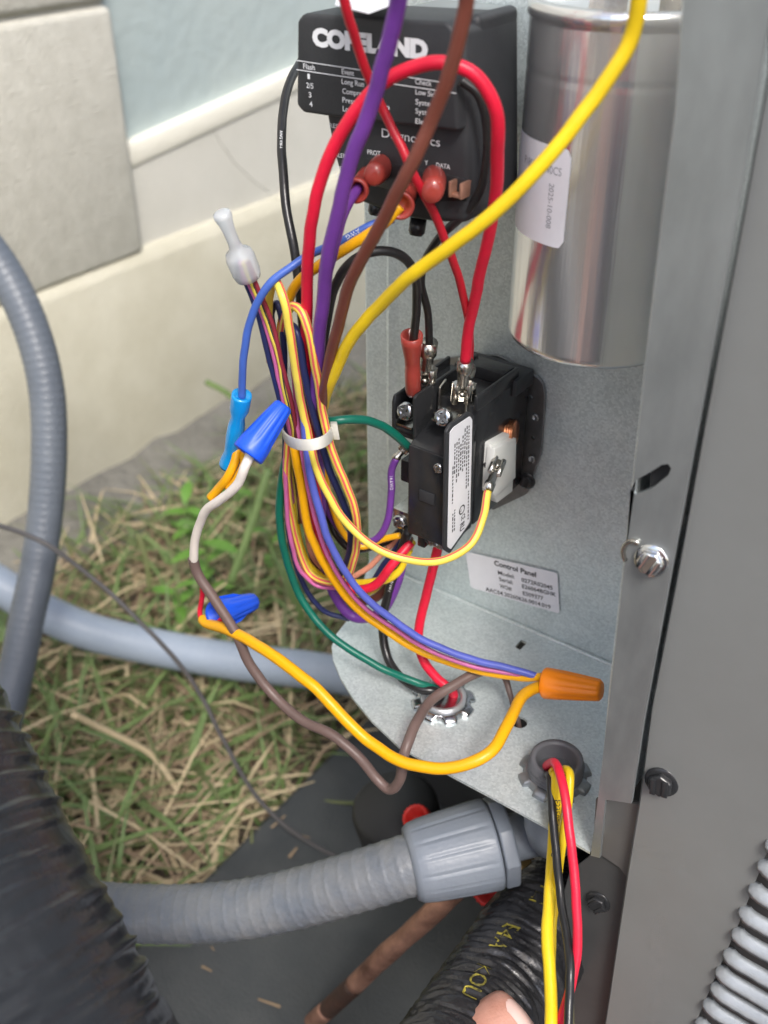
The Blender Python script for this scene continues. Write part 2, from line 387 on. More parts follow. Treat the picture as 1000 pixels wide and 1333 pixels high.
# cream wall right of the block, broken by a crack into two pieces
za = lambda y: -.030+.155*(y-.35)*.7
ck = [wy(288, 188, -.606), wy(305, 212, -.606), wy(330, 236, -.606), wy(352, 252, -.606)]
yA, yB = .354, 5.
low = -.1052
polyL = [(-.606, yA, low), (-.606, ck[3].y-.02+.0, low)]+[(-.606, p.y, p.z) for p in ck[::-1]]+[(-.606, ck[0].y-.01, za(ck[0].y)), (-.606, yA, za(yA))]
polyR = [(-.606, ck[3].y-.0191, low), (-.606, yB, low), (-.606, yB, .25), (-.606, .9, za(.9)), (-.606, ck[0].y-.0091, za(ck[0].y))]+[(-.606, p.y+.0009, p.z) for p in ck]
mb = MB(); mb.prism([(-.6095, .354, low-.0005), (-.6095, 1.5, low-.0005), (-.6095, 1.5, .12), (-.6095, .9, .06), (-.6095, .354, -.04)], (-.1, 0, 0)); mb.build('stucco_backing', block_m, wall)
for pl in (polyL, polyR):
    mb = MB(); mb.prism(pl, (-.15, 0, 0)); mb.build('stucco_section', wall_hi, wall)
mb = MB(); mb.prism([(-.6035, yA+.001, za(yA)+.0), (-.6035, 3, za(3)), (-.6035, 3, za(3)+.024), (-.6035, yA+.001, za(yA)+.022)], (-.1, 0, 0)); mb.build('trim_strip', trim_w, wall, bevel=.003)
mb = MB(); mb.prism([(-.615, .3, -.05), (-.615, 3, .2), (-.615, 3, 2.6), (-.615, .3, 2.6)], (-.1, 0, 0)); mb.build('panel', pale_panel, wall)
mb = MB(); mb.prism([(-.60, -2.5, .60), (-.60, .33, .60), (-.60, .33, 2.6), (-.60, -2.5, 2.6)], (-.2, 0, 0)); mb.build('upper_wall', wall_hi, wall)

pad = MB(); pad.prism([(-.166, -.9, PZ-.05), (1.1, -.9, PZ-.05), (1.1, 1.2, PZ-.05), (-.166, 1.2, PZ-.05)], (0, 0, .05))
tag(pad.build('equipment_pad', pad_m, bevel=.006, bseg=3), 'dark grey composite pad lying on the grass under the unit', 'pad')

# grass
def blade(mb, x, y, z, h, wd, lean, az, m, curl=1.):
    d = Vector((math.cos(az), math.sin(az), 0)); s = Vector((-d.y, d.x, 0)); V = []
    for i in range(4):
        t = i/3; c = Vector((x, y, z))+d*lean*h*t**(1+.6*curl)+VZ*h*(t-.35*lean*t*t); ww = wd*(1-t**1.6)*.5+.0002
        V += [c-s*ww, c+s*ww]
    V2 = V
    mb.add(V2, [[0, 1, 3, 2], [2, 3, 5, 4], [4, 5, 7, 6]], m, True)
gb = MB()
def gdens(x, y): return .5+.5*math.sin(x*31+2*math.sin(y*17))*math.sin(y*27+1.7)
cnt = 0
while cnt < 5200:
    x = random.uniform(-.53, -.175); y = random.uniform(-.35, 1.25)
    if x > -.185 and random.random() < .4: continue
    if y > .55 and random.random() < .6: continue
    d = gdens(x, y); 
    edge = x < -.43
    if random.random() > .25+.75*d or (edge and random.random() < .35): continue
    g = random.random() < (.26+.34*d if not edge else .55)
    m = (0 if random.random() < .62 else 1) if g else (2 if random.random() < .6 else 3)
    h = random.uniform(.025, .075) if g else random.uniform(.015, .05)
    blade(gb, x, y, GZ-.002, h, random.uniform(.0025, .0055), random.uniform(.3, 1.6) if g else random.uniform(1, 3.4), random.uniform(0, 6.28), m); cnt += 1
for i in range(300):
    x = random.uniform(-.47, -.225); y = random.uniform(-.12, .42); c_ = math.sin(x*43+1)*math.sin(y*37)
    if c_ < -.1 and random.random() < .75: continue
    blade(gb, x, y, GZ, random.uniform(.05, .095), random.uniform(.0045, .0075), random.uniform(.5, 1.6), random.uniform(0, 6.28), 0 if random.random() < .8 else 1)
tag(gb.build('grass', [g1, g2, st1, st2]), kind='stuff')
sb = MB()
for i in range(3600):
    x = random.uniform(-.51, -.158); y = random.uniform(-.35, 1.2); az = random.gauss(.9, .9); L = random.uniform(.03, .11); el = random.gauss(.0, .18)
    d = Vector((math.cos(az)*math.cos(el), math.sin(az)*math.cos(el), math.sin(el))); s = d.cross(VZ).normalized()*random.uniform(.0004, .0017); c = Vector((x, y, GZ+random.uniform(.002, .028)))
    if c.x+d.x*L > -.15: L *= .4
    b = c+d*L*.5+VZ*random.uniform(-.002, .006); e = c+d*L
    up = VZ*.0008
    sb.add([c-s, c+s, b+s+up, b-s+up, e+s*.4, e-s*.4], [[0, 1, 2, 3], [3, 2, 4, 5]], random.choice([0, 0, 1, 1, 2]), True)
for i in range(20):
    x = -.16+abs(random.gauss(0, .045)); y = random.uniform(-.2, .09); az = random.uniform(0, 6.28); L = random.uniform(.003, .016); d = Vector((math.cos(az), math.sin(az), 0)); q = Vector((-d.y, d.x, 0))*random.uniform(.0005, .0012); c = Vector((x, y, PZ+.0012))
    sb.add([c-q, c+q, c+d*L+q*.6+VZ*.001, c+d*L-q*.6+VZ*.001], [[0, 1, 2, 3]], random.choice([1, 1, 1, 2]))
tag(sb.build('dry_grass', [st1, st2, g2]), kind='stuff')
# a few single long straws lying over the turf
def stalk(label, W, wpx, mt): 
    o, P, r = wire_mesh(W, wpx, mt, 'straw_stalk', None, segs=8); tag(o, label, 'grass stalk')
stalk('reddish straw stalk lying across the grass beside the black wrapped hose', [('d', 95, 930, .66), ('d', 140, 952, .68), ('d', 200, 985, .70), ('d', 232, 1030, .71)], 9, st1)
stalk('thin pale grass stalk reaching over the dark pad under the conduit fitting', [('d', 372, 1036, .70), ('d', 420, 1043, .69), ('d', 470, 1046, .685)], 5, g2)

# weeds at the wall foot
def leaf(mb, base, dirv, L, wd, m=0):
    d = dirv.normalized(); s = d.cross(VZ).normalized(); n = s.cross(d); V = []; 
    for i in range(5):
        t = i/4; ww = wd*math.sin(math.pi*min(1, t*.9+.08))**.8*.5; c = base+d*L*t-VZ*L*.25*t*t
        V += [c-s*ww+n*ww*.25, c, c+s*ww+n*ww*.25]
    F = []
    for i in range(4):
        for j in range(2): F.append([i*3+j, i*3+j+1, i*3+j+4, i*3+j+3])
    mb.add(V, F, m, True)
leaf_ratio = .40
def weed(label, px, py, hgt, nl, L, seed):
    rs = random.Random(seed); b = atz(px, py, GZ); t = root('weed', label, 'weed', b, 'weeds at the foot of the wall')
    top = b+Vector((.01, .0, hgt)); P = catmull([b, b.lerp(top, .5)+Vector((.006, .004, 0)), top], 5); mb = MB(); mb.tube(P, .0016, 6); mb.build('stem', g1, t)
    for i in range(nl):
        c = P[min(len(P)-1, 3+int(i/nl*(len(P)-2)))]; az = i*2.4+rs.random(); mb = MB()
        leaf(mb, c, Vector((math.cos(az), math.sin(az), rs.uniform(.1, .8))), L*rs.uniform(.7, 1.2), L*leaf_ratio); mb.build('leaf', g3, t)
weed('bright green broad-leaved weed nearest the white wire by the wall foot', 262, 800, .10, 8, .032, 1)
weed('low green weed left of the lower blue wire nut', 225, 822, .05, 6, .026, 2)
weed('tall green weed right of the white wire, under the blue nuts', 345, 770, .07, 5, .020, 3)
weed('small green weed behind the plate edge, right of the wire bundle', 455, 640, .05, 4, .016, 4)
weed('broad-leaved green weed sprouting close to the wall behind the white wire', 240, 720, .06, 7, .026, 5)
weed('small bright weed growing against the wall foot left of the wire bundle', 300, 690, .05, 6, .022, 6)
def blade_thing(label, W, wpx, mt):
    o, P, r = wire_mesh(W, wpx, mt, 'grass_blade', None, segs=6, flat=.25, fixed=True); tag(o, label, 'grass blade')
blade_thing('single grass blade leaning on the beige wall behind the blue connector', [('d', 268, 497, 1.0), ('d', 290, 508, .99), ('d', 318, 530, .97)], 9, g1)
blade_thing('broad green grass blade rising behind the white wire', [('d', 300, 760, .80), ('d', 325, 690, .79), ('d', 350, 610, .785)], 13, g1)
blade_thing('dark green grass blade standing against the grey footing', [('d', 196, 770, .80), ('d', 190, 730, .79), ('d', 180, 695, .785)], 9, g2)

# ------------------------------------------------------------------ air conditioner cabinet and control panel
ac = root('air_conditioner', 'grey outdoor air conditioner with its galvanised control panel opened', 'air conditioner', (.3, .3, PZ))
def sheet_part(name, outline, holes, O, U, V, th, mt, bevel=0.):
    mb = MB(); a, f = sheet(outline, holes, O, U, V, th); mb.add(a, f); return mb.build(name, mt, ac if True else None, bevel)
def uv(p, O, U, V): d = Vector(p)-O; return (d.dot(U), d.dot(V))
# back plate (Y = 0) with a bent left edge
bp = MB()
zt = .36; zl = SHELF_Z
def plx(z): return -.0655-.012*0 + (-.0665+.0655)*(z)/.1
xs = [(-.0670, .010), (-.0668, .001), (-.0655, 0), (-.0560, 0), (-.0548, -.0003), (-.05, 0), (.093, 0)]
V = []
for x, y in xs: V += [(x, y, zl), (x, y, zt)]
bp.add(V, [[2*i, 2*i+2, 2*i+3, 2*i+1] for i in range(len(xs)-1)])
back = bp.build('back_plate', galv, ac)
# shelf with holes and rounded left corner
O = Vector((0, 0, SHELF_Z)); U = VX; Vd = -VY
edge = [(-.066, -.0005), (.0885, -.0005), (.0885, .0872)]
fr = [(768, 1112), (700, 1073), (640, 1040), (580, 1008), (520, 975), (485, 942), (460, 912), (444, 886), (434, 862), (432, 845), (438, 828), (450, 813), (462, 800)]
for p in fr: q = atz(*p, SHELF_Z); edge.append((q.x, -q.y))
edge = [e for i, e in enumerate(edge)]
def circ(c, r, k=20): return [(c[0]+r*math.cos(2*math.pi*i/k), c[1]+r*math.sin(2*math.pi*i/k)) for i in range(k)]
hc = atz(676, 943, SHELF_Z); hk = atz(662, 915, SHELF_Z); sp1 = atz(678, 842, SHELF_Z)
b1 = atz(577, 917, SHELF_Z); b2 = atz(722, 1013, SHELF_Z)
mb = MB(); a, f = sheet(edge, [circ((hc.x, -hc.y), .0030), circ((b1.x, -b1.y), .0095), circ((b2.x, -b2.y), .0095), [(sp1.x-.0015, -sp1.y-.003), (sp1.x+.0015, -sp1.y-.0025), (sp1.x+.0013, -sp1.y+.003), (sp1.x-.0013, -sp1.y+.0025)]], O, U, -VY, .0011)
mb.add(a, f); shelf = mb.build('shelf', galv, ac)
# fold line where the shelf meets the plate
P = [Vector((-.064, -.0008, SHELF_Z+.0007)), Vector((.09, -.0008, SHELF_Z+.0007))]
mb = MB(); mb.tube([P[0].lerp(P[1], i/6) for i in range(7)], .0011, 8); mb.build('fold', galv, ac)
# right mounting lip (n = .088) with slotted hole
NL = .088; OL = at(880, 600, NL)
lip_px = [(893, -60), (880, 140), (862, 290), (838, 500), (815, 720), (797, 880), (778, 1045), (769, 1114), (781, 1117), (788, 1041), (822, 1046), (838, 940), (858, 830), (893, 640), (930, 440), (965, 245), (1000, 32), (1014, -60)]
lo = [uv(at(*p, NL), OL, VX, VZ) for p in lip_px]
slot = [(828, 644), (821, 636), (828, 625), (846, 615), (862, 605), (870, 604), (874, 610), (870, 619), (850, 635)]
sl = [uv(at(*p, NL), OL, VX, VZ) for p in slot]
mb = MB(); a, f = sheet(lo, [sl], OL, VX, VZ, .0012); mb.add(a, f); lip = mb.build('mounting_lip', galv_dark, ac)
# rolled left edge of the lip and the flange that goes back to the panel
roll_px = [(893, -60), (880, 140), (862, 290), (838, 500), (815, 720), (797, 880), (783, 1039), (776, 1108)]
rp = [at(x-6, y, NL) for x, y in roll_px]
mb = MB(); V = []
for p in rp:
    e = Vector((.0022, 0, 0))
    prof = [p+e+Vector((0, .0002, 0)), p+Vector((.0009, .0004, 0)), p+Vector((.0002, .0016, 0)), p+Vector((0, .004, 0)), Vector((p.x+.001, -.001, p.z+.0))]
    V += prof
n_ = 5; mb.add(V, [[i*n_+j, i*n_+j+1, (i+1)*n_+j+1, (i+1)*n_+j] for i in range(len(rp)-1) for j in range(n_-1)], 0, True)
mb.build('side_flange', galv, ac)
mb = MB(); mb.prism(poly_n([(853, 560), (905, 560), (885, 690), (840, 690)], .0835), (0, .002, 0)); mb.build('slot_shade_strip', cab_dark, ac)  # dark strip added behind the slot, standing in for the cavity's shade
# orange-brown smear by the screw hole, stamped line under it
c = at(849, 729, NL-.0); hexhead(lip, c+Vector((0, -.0002, 0)), (.10, -1, .12), .0036, chrome, 'screw', rot=.35, label='bright slotted hex screw')
c = at(826, 720, NL); mb = MB(); mb.tube([c+Vector((.003*math.cos(t), -.0004, .004*math.sin(t))) for t in [1.2+.35*i for i in range(9)]], .0007, 8); mb.build('washer', tin, lip)
# corner post sheets
post_px = [(1005, -60), (1003, 95), (966, 300), (925, 520), (885, 740), (850, 920), (833, 1050), (818, 1140), (789, 1333), (770, 1460)]
OP = at(900, 900, .083)
pl = [uv(at(*p, .083), OP, VX, VZ) for p in post_px]
gx = [(900, 1345), (932, 1270), (965, 1195), (1000, 1105), (1030, 1030)]
gpts = [uv(at(*p, .083), OP, VX, VZ) for p in gx]
right = .30-OP.x
zg = gpts[-1][1]
pl2 = pl+[(gpts[0][0]-.012, pl[-1][1]), (gpts[0][0]-.012, gpts[0][1]-.03)]+gpts+[(right, zg+.02), (right, pl[0][1])]
mb = MB(); a, f = sheet(pl2, [], OP, VX, VZ, .0012); mb.add(a, f)
V = []
for x, y in post_px:
    p = at(x, y, .083); V += [p+Vector((.0004, .0003, 0)), p+Vector((-.0008, .0012, 0)), p+Vector((-.0012, .004, 0)), p+Vector((-.0012, .02, 0))]
mb.add(V, [[i*4+j, i*4+j+1, (i+1)*4+j+1, (i+1)*4+j] for i in range(len(post_px)-1) for j in range(3)], 0, True)
post = mb.build('corner_post', paint_grey, ac)
c = at(862, 1017, .083); hexhead(post, c+Vector((0, -.0002, 0)), (.12, -1, .1), .0040, blackg, 'screw', rot=.9, label='black hex screw')
# ochre smears on the post and lip: thin coats of dust that fade out by their own noise
def dust_mat(name, c, strength):
    m = bpy.data.materials.new(name); m.use_nodes = True; t = m.node_tree; N = t.nodes; L = t.links; p = N['Principled BSDF']
    p.inputs['Base Color'].default_value = (*c, 1); p.inputs['Roughness'].default_value = .8
    tc = N.new('ShaderNodeTexCoord'); g = N.new('ShaderNodeTexGradient'); g.gradient_type = 'QUADRATIC_SPHERE'
    mp = N.new('ShaderNodeMapping'); mp.inputs['Location'].default_value = (-1, -1, -1); mp.inputs['Scale'].default_value = (2, 2, 2); L.new(tc.outputs['Generated'], mp.inputs[0]); L.new(mp.outputs[0], g.inputs[0])
    n = N.new('ShaderNodeTexNoise'); n.inputs['Scale'].default_value = 260; n.inputs['Detail'].default_value = 8; L.new(tc.outputs['Object'], n.inputs['Vector'])
    mm = N.new('ShaderNodeMath'); mm.operation = 'MULTIPLY'; L.new(g.outputs[0], mm.inputs[0]); L.new(n.outputs[0], mm.inputs[1])
    m2 = N.new('ShaderNodeMath'); m2.operation = 'MULTIPLY'; m2.inputs[1].default_value = strength; m2.use_clamp = True; L.new(mm.outputs[0], m2.inputs[0]); L.new(m2.outputs[0], p.inputs['Alpha'])
    return m
def smear(px, n, parent, mt):
    mb = MB(); P = poly_n(px, n); mb.prism(P, (0, .0001, 0)); o = mb.build('dust_smear', mt, parent); return o
dust = dust_mat('ochre_dust', (.30, .26, .10), 1.6); rustd = dust_mat('rust_dust', (.42, .24, .06), 2.2)
smear([(815, 1095), (900, 1118), (896, 1142), (812, 1120)], .08325, post, dust)
smear([(845, 1190), (868, 1190), (860, 1345), (838, 1345)], .08325, post, dust)
smear([(800, 745), (828, 752), (812, 800), (796, 790)], .08815, lip, rustd)
smear([(838, 470), (862, 475), (850, 590), (832, 585)], .08815, lip, dust)
# dark lower sheet with screw and hole
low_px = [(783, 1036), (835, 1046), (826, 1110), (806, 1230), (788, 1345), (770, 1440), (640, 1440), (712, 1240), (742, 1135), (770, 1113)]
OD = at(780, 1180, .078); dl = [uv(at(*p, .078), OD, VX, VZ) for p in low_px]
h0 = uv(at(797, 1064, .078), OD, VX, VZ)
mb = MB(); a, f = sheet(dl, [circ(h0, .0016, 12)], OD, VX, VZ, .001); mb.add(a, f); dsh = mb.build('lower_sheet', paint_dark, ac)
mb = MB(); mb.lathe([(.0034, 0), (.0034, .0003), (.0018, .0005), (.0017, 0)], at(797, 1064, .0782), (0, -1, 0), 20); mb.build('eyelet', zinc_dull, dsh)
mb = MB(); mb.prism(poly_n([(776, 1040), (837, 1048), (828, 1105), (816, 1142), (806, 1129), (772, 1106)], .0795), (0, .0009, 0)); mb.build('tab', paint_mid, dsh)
hexhead(dsh, at(779, 1174, .0785), (.1, -1, .1), .0034, blackg, 'screw', rot=.2, label='black hex screw')
# cabinet body, dark valve recess behind
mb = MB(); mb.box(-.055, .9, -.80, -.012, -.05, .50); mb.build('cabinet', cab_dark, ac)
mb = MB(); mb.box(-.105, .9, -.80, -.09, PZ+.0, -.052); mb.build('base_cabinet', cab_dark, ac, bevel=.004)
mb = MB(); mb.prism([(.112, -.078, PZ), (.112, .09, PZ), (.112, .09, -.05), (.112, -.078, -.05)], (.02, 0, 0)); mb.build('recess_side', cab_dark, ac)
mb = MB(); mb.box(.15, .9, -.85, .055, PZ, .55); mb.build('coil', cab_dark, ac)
# louvred guard: bars run along X behind the opening of the post
guard = MB(); 
gx0 = at(905, 1333, .083)
lm = None
bars = [(1000, 1100), (990, 1127), (978, 1158), (965, 1188), (956, 1216), (945, 1243), (935, 1266), (928, 1287), (918, 1308), (908, 1333), (900, 1356), (890, 1380)]
grl = MB(); q0 = at(890, 1400, .074); q1 = at(1000, 1060, .074)
grl.box(min(q0.x, q1.x)-.004, .30, .070, .073, q0.z-.03, q1.z+.03); grille = grl.build('grille', paint_mid, ac)
for i, b in enumerate(bars):
    p = at(b[0]-1, b[1]+2, .0855); mb = MB(); P = [p+Vector((-.0006, .003, 0)), p+Vector((.0020, .0008, .0)), p+Vector((.012, .0, 0)), p+Vector((.05, 0, 0)), p+Vector((.16, 0, 0))]
    C = catmull(P, 10); a_, b__ = .00085, .0027; tl = .5; rs_ = random.Random(i)
    rgh = [rs_.uniform(-.045, .045) for _ in range(80)]
    mb.tube(C, lambda t: .35+.65*min(1, t*7)**.6, 14, ref=Vector((0, -1, .45)), rf=lambda j, th: 1/math.sqrt((math.cos(th+.25)/a_)**2+(math.sin(th+.25)/b__)**2)*(1+(rgh[j]+rgh[(j*3) % 80]*.6)*(.5+.5*math.sin(th))))
    mb.build('louver', paint_light, grille)

# labels stuck on the panel
def sticker(px, n, r, parent, mt=label_w, th=.00015, name='sticker'):
    P = round_poly(poly_n(px, n), r); mb = MB(); mb.prism(P, (0, th, 0)); return mb.build(name, mt, parent)
sticker([(606, 718), (725.5, 746), (728.5, 799), (613, 765)], .0009, .0014, back)
mb = MB()
for s, a, b, hp, bo in [('Control Panel', (643.5, 735.5), (698, 751.5), 7.5, .02), ('Model:', (648.5, 747.5), (670, 753.5), 6, .008), ('Serial:', (650, 756), (668, 761), 6, .008), ('WO#:', (651, 765), (666.5, 769.5), 6, .008),
                        ('0272R02045', (679, 757), (719.5, 768), 6, .008), ('E26064BGHK', (680, 765.5), (724, 777), 6, .008), ('E509377', (681, 774.5), (707.5, 781.5), 6, .008), ('AAC04.20260626.0014.019', (632.5, 769), (717, 793), 6, .008)]:
    text_px(mb, s, a, b, .00115, hp, bo)
mb.build('lettering', ink, back)

# ------------------------------------------------------------------ capacitor
capN = .0275; CR = .0262
cc = at(796, 235, capN); 
cz0 = .1100; cz1 = .2055
cap = root('capacitor', 'round silver metal capacitor can with white sticker standing against the panel', 'capacitor', (cc.x, -capN, cz0))
mb = MB(); prof = [(0, 0), (CR*.90, 0), (CR*.975, .0006), (CR, .0022), (CR, .0030), (CR, .0750), (CR, .0755), (CR*.996, .0765), (CR*.996, .0772), (CR, .0782), (CR, .0787), (CR, .0890), (CR, .0895), (CR*1.025, .0903), (CR*1.03, .0920), (CR*1.02, .0935), (CR*.95, .0940), (CR*.93, .0915), (CR*.9, .0907), (0, .0907)]
mb.lathe(prof, (cc.x, -capN, cz0), VZ, 72); mb.build('can', alum, cap)
for dx, dy in ((-.009, 0), (.009, .004), (0, -.01)):
    mb = MB(); mb.box(cc.x+dx-.003, cc.x+dx+.003, capN-dy-.0004, capN-dy+.0004, cz0+.0907, cz0+.1005); mb.build('terminal', tin, cap)
def on_cyl(px, py, rr=CR):
    r = ray(px, py); o = CAM - Vector((cc.x, -capN, 0)); a = r.x**2+r.y**2; b = 2*(o.x*r.x+o.y*r.y); c = o.x**2+o.y**2-rr*rr
    disc = b*b-4*a*c
    t = (-b-math.sqrt(max(0, disc)))/(2*a); p = CAM+r*t
    return math.atan2(p.y+capN, p.x-cc.x), p.z
a1, zt1 = on_cyl(745, 195); a2, zb2 = on_cyl(733, 325); a0, z0_ = on_cyl(682, 172)
aR = (a1+a2)/2; zT = zt1; zB = zb2; aL = aR-.035/CR if False else aR-1.15
def cyl(a, z, r): return Vector((cc.x+r*math.cos(a), -capN+r*math.sin(a), z))
mb = MB(); K = 24; V = []
cr = .0022
for i in range(K+1):
    a = aL+(aR-aL)*i/K; s = min(aR-a, a-aL)*CR; dz = cr-math.sqrt(max(0, cr*cr-(cr-s)**2)) if s < cr else 0
    V += [cyl(a, zB+dz, CR+.00012), cyl(a, zT-dz, CR+.00012)]
mb.add(V, [[2*i, 2*i+2, 2*i+3, 2*i+1] for i in range(K)], 0, True); mb.build('sticker', label_w, cap)
def cyl_text(mb, s, a0, z0, h, bold=0., vertical=False, sx=1.):
    V, F, wd = glyphs(s, bold); k = h/.70
    if vertical: VV = [cyl(a0+(y*k)/CR, z0-x*k*sx, CR+.0002) for x, y in V]
    else: VV = [cyl(a0+x*k*sx/CR, z0+y*k, CR+.0002) for x, y in V]
    mb.add(VV, F)
mb = MB(); 
cyl_text(mb, 'P1850TM340CS', aR-.70, zT-.0072, .0021, 0, sx=.82)
av, zv = on_cyl(716, 238); cyl_text(mb, '2025-10-008', av-.0, zv, .0017, 0, True, .98)
mb.build('lettering', ink_g, cap)

# ------------------------------------------------------------------ diagnostics module
NM = .068
mod = root('control_module', 'black plastic compressor diagnostics module with a white printed fault table', 'module', at(500, 150, .03))
fp = [(394, 17), (580, 28), (589, 37), (597, 172), (510, 162), (421, 151), (394, 147), (385, 137), (386, 27)]
mb = MB(); mb.prism(poly_n(fp, NM), (0, .024, 0)); mb.build('faceplate', blackp, mod, bevel=.0012, bseg=3)
hp = [(396, 22), (582, 30), (606, 36), (612, 268), (606, 292), (560, 290), (520, 283), (462, 262), (444, 242), (431, 195), (421, 140), (400, 130)]
mb = MB(); mb.prism(poly_n(hp, NM-.0035), (0, .0275, 0)); mb.build('housing', blackp, mod, bevel=.0022, bseg=3)
# side cheek
mb = MB(); xq = .0150; c1 = at(597, 60, .05); mb.box(.0105, .0146, .037, .058, .1500, .2010); mb.build('side_cheek', blackp, mod, bevel=.0032, bseg=4)
mb = MB(); mb.box(-.034, -.006, .0012, .0375, .160, .195); mb.build('bracket', galv_dark, mod, bevel=.0008)
# terminal pocket rim and knobs underneath
mb = MB(); mb.prism(poly_n([(472, 205), (606, 232), (608, 262), (560, 262), (476, 240)], NM-.0033), (0, .0006, 0)); mb.build('terminal_strip', blackg, mod, bevel=.0003)
for p in ((545, 284), (492, 258)):
    mb = MB(); mb.lathe([(.0025, 0), (.0025, .004), (.0018, .005), (0, .005)], at(*p, .055), (0, -.25, -1), 16); mb.build('knob', blackg, mod)
tn = NM+.0002; mb = MB()
text_px(mb, 'COPELAND', (407, 58), (557, 76), tn, 19.5, .07)
for a, b in (((386, 79), (578, 108)), ((386, 91), (594, 122)), ):
    p, q = at(*a, tn), at(*b, tn); mb.prism([p, q, q+VZ*.00022, p+VZ*.00022], (0, .00005, 0))
for s, a, b in [('Flash', (395, 89), (410, 91.5)), ('1', (400.5, 102.5), (403.5, 103)), ('2/5', (399, 114), (408, 115.5)), ('3', (402, 126.5), (405.5, 127)), ('4', (403, 138.5), (407, 139)),
                ('Event', (445, 96), (461, 98.7)), ('Long Run', (445, 109), (474, 113)), ('Compressor', (446, 121.5), (484, 127)), ('Press Switch', (446, 133), (487, 139)), ('Locked', (446.5, 144.5), (468, 148)), ('n', (502, 142), (507, 142.5)),
                ('Check', (540.5, 109), (562, 112.3)), ('Low Side', (541, 122.5), (570, 127)), ('System', (541, 135.5), (567, 139.5)), ('System', (541, 147.5), (567, 151.5)), ('Elec', (541, 160.5), (556, 163))]:
    text_px(mb, s, a, b, tn, 6.6, .004)
tn2 = NM-.0035+.0003
for s, a, b, hpx, bo in [('Diagnostics', (497, 178), (573, 191), 11, .004), ('RESET', (429, 165.5), (449, 168.5), 5.5, .0), ('ALERT', (437, 204), (453, 206.5), 5.5, 0), ('PROT', (478.5, 200.5), (495.5, 203), 6, .006), ('TRIP', (438, 221), (452, 223.5), 5.5, 0), ('LOCK', (438, 230.5), (454, 233), 5.5, 0),
                         ('Y', (553, 214.5), (557.5, 215), 6, .006), ('DATA', (568, 217.5), (586, 220.5), 6, .006)]:
    text_px(mb, s, a, b, tn2, hpx, bo)
mb.build('lettering', ink_w, mod)
# white sticker on the top face
ztop = at(500, 17, NM).z+.0006
q = [atz(x, y, ztop+.0025) for x, y in ((436, 6), (480, 17), (520, 2), (505, -40), (450, -40))]
mb = MB(); mb.prism(q, (0, 0, -.0002)); mb.build('sticker', label_w, mod)
def crimp(name_parent, p0, p1, r, parent, mt=red_nylon, name='terminal', flare=1.25):
    p0 = Vector(p0); p1 = Vector(p1); L = (p1-p0).length; mb = MB()
    mb.lathe([(r*.8, 0), (r, L*.08), (r, L*.42), (r*.86, L*.5), (r*.9, L*.62), (r*flare, L*.88), (r*flare*1.02, L), (r*flare*.8, L), (r*.6, L*.8)], p0, p1-p0, 20, fr=lambda th, i: 1+(.08*math.cos(2*th) if i in (1, 2) else 0))
    return mb.build(name, mt, parent)
for (a, b, rr, lb) in (((500, 214, .060), (486, 228, .076), .0034, 'red insulated spade terminal pushed on under the word PROT'), ((566, 228, .060), (563, 250, .077), .0036, 'larger red insulated spade terminal under the words Y DATA')):
    p0, p1 = at(*a), at(*b); t = MB(); L = (p1-p0).length
    t.lathe([(rr*.75, 0), (rr, L*.1), (rr*1.05, L*.5), (rr*.95, L*.85), (rr*.75, L), (0, L*.98)], p0, p1-p0, 20, fr=lambda th, i: 1+.08*math.cos(2*th)); tag(t.build('spade_terminal', red_nylon), lb, 'terminal')
t = MB(); p = at(597, 246, .066); t.box(p.x-.0014, p.x+.0014, .058, .0672, p.z-.0022, p.z-.0012); t.box(p.x-.0022, p.x-.0013, .058, .0678, p.z-.0022, p.z+.0022); t.box(p.x+.0013, p.x+.0022, .058, .0678, p.z-.0022, p.z+.0022)
tag(t.build('spade_terminal', copper, bevel=.0003), 'bare copper blade at the right end of the module terminals', 'terminal')

# ------------------------------------------------------------------ contactor
XR = .0096
con = root('contactor', 'black compressor contactor with white side label screwed to the panel', 'contactor', (0, -.002, .03))
mp = [(560, 470), (612, 462), (648, 463), (690, 484), (706, 498), (709, 515), (704, 590), (697, 610), (688, 642), (640, 665)]
O = at(650, 560, .002); ol = [uv(p, O, VX, VZ) for p in round_poly(poly_n(mp, .002), .002)]
hol = [circ(uv(at(x, y, .002), O, VX, VZ), .0009, 12) for x, y in ((691, 517), (694, 570))]
mb = MB(); a, f = sheet(ol, hol, O, VX, VZ, .0012); mb.add(a, f); mp_o = mb.build('mounting_plate', plate_steel, con)
for x, y in ((697, 543), (692, 597)):
    mb = MB(); c = at(x, y, .0025); mb.lathe([(.0016, 0), (.0014, .0006), (.0009, .0007), (.0008, .0002)], c, (0, -1, 0), 14); mb.build('eyelet', zinc_dull, mp_o)
hexhead(mp_o, at(686, 626, .003), (.2, -1, .1), .0026, blackg, 'screw', rot=.5)
mb = MB(); mb.box(-.0085, XR, .003, .0385, .0310, .0790); mb.build('housing', blackg, con, bevel=.0012)
mb = MB(); mb.box(-.0150, XR+.0015, .003, .016, .0735, .0800); mb.build('yoke', blackp, con, bevel=.001)
mb = MB(); mb.prism([Vector((-.004, -.0130, .0802)), Vector((.0045, -.0130, .0802)), Vector((.0045, -.0085, .0802)), Vector((-.004, -.0085, .0802))], (0, 0, .0003)); mb.build('chip', zinc_dull, con)
mb = MB(); mb.box(-.0078, .0094, .0385, .0550, .0305, .0668); cov = mb.build('cover', blackg, con, bevel=.0009)
c0 = at(555, 647, .0553); mb = MB(); mb.box(c0.x-.0028, c0.x+.0034, .0551, .0556, c0.z-.0022, c0.z+.0022); mb.build('window', blackp, cov, bevel=.0002)
pan_head(cov, at(571.5, 609, .0551), (0, -1, 0), .0019, zinc)
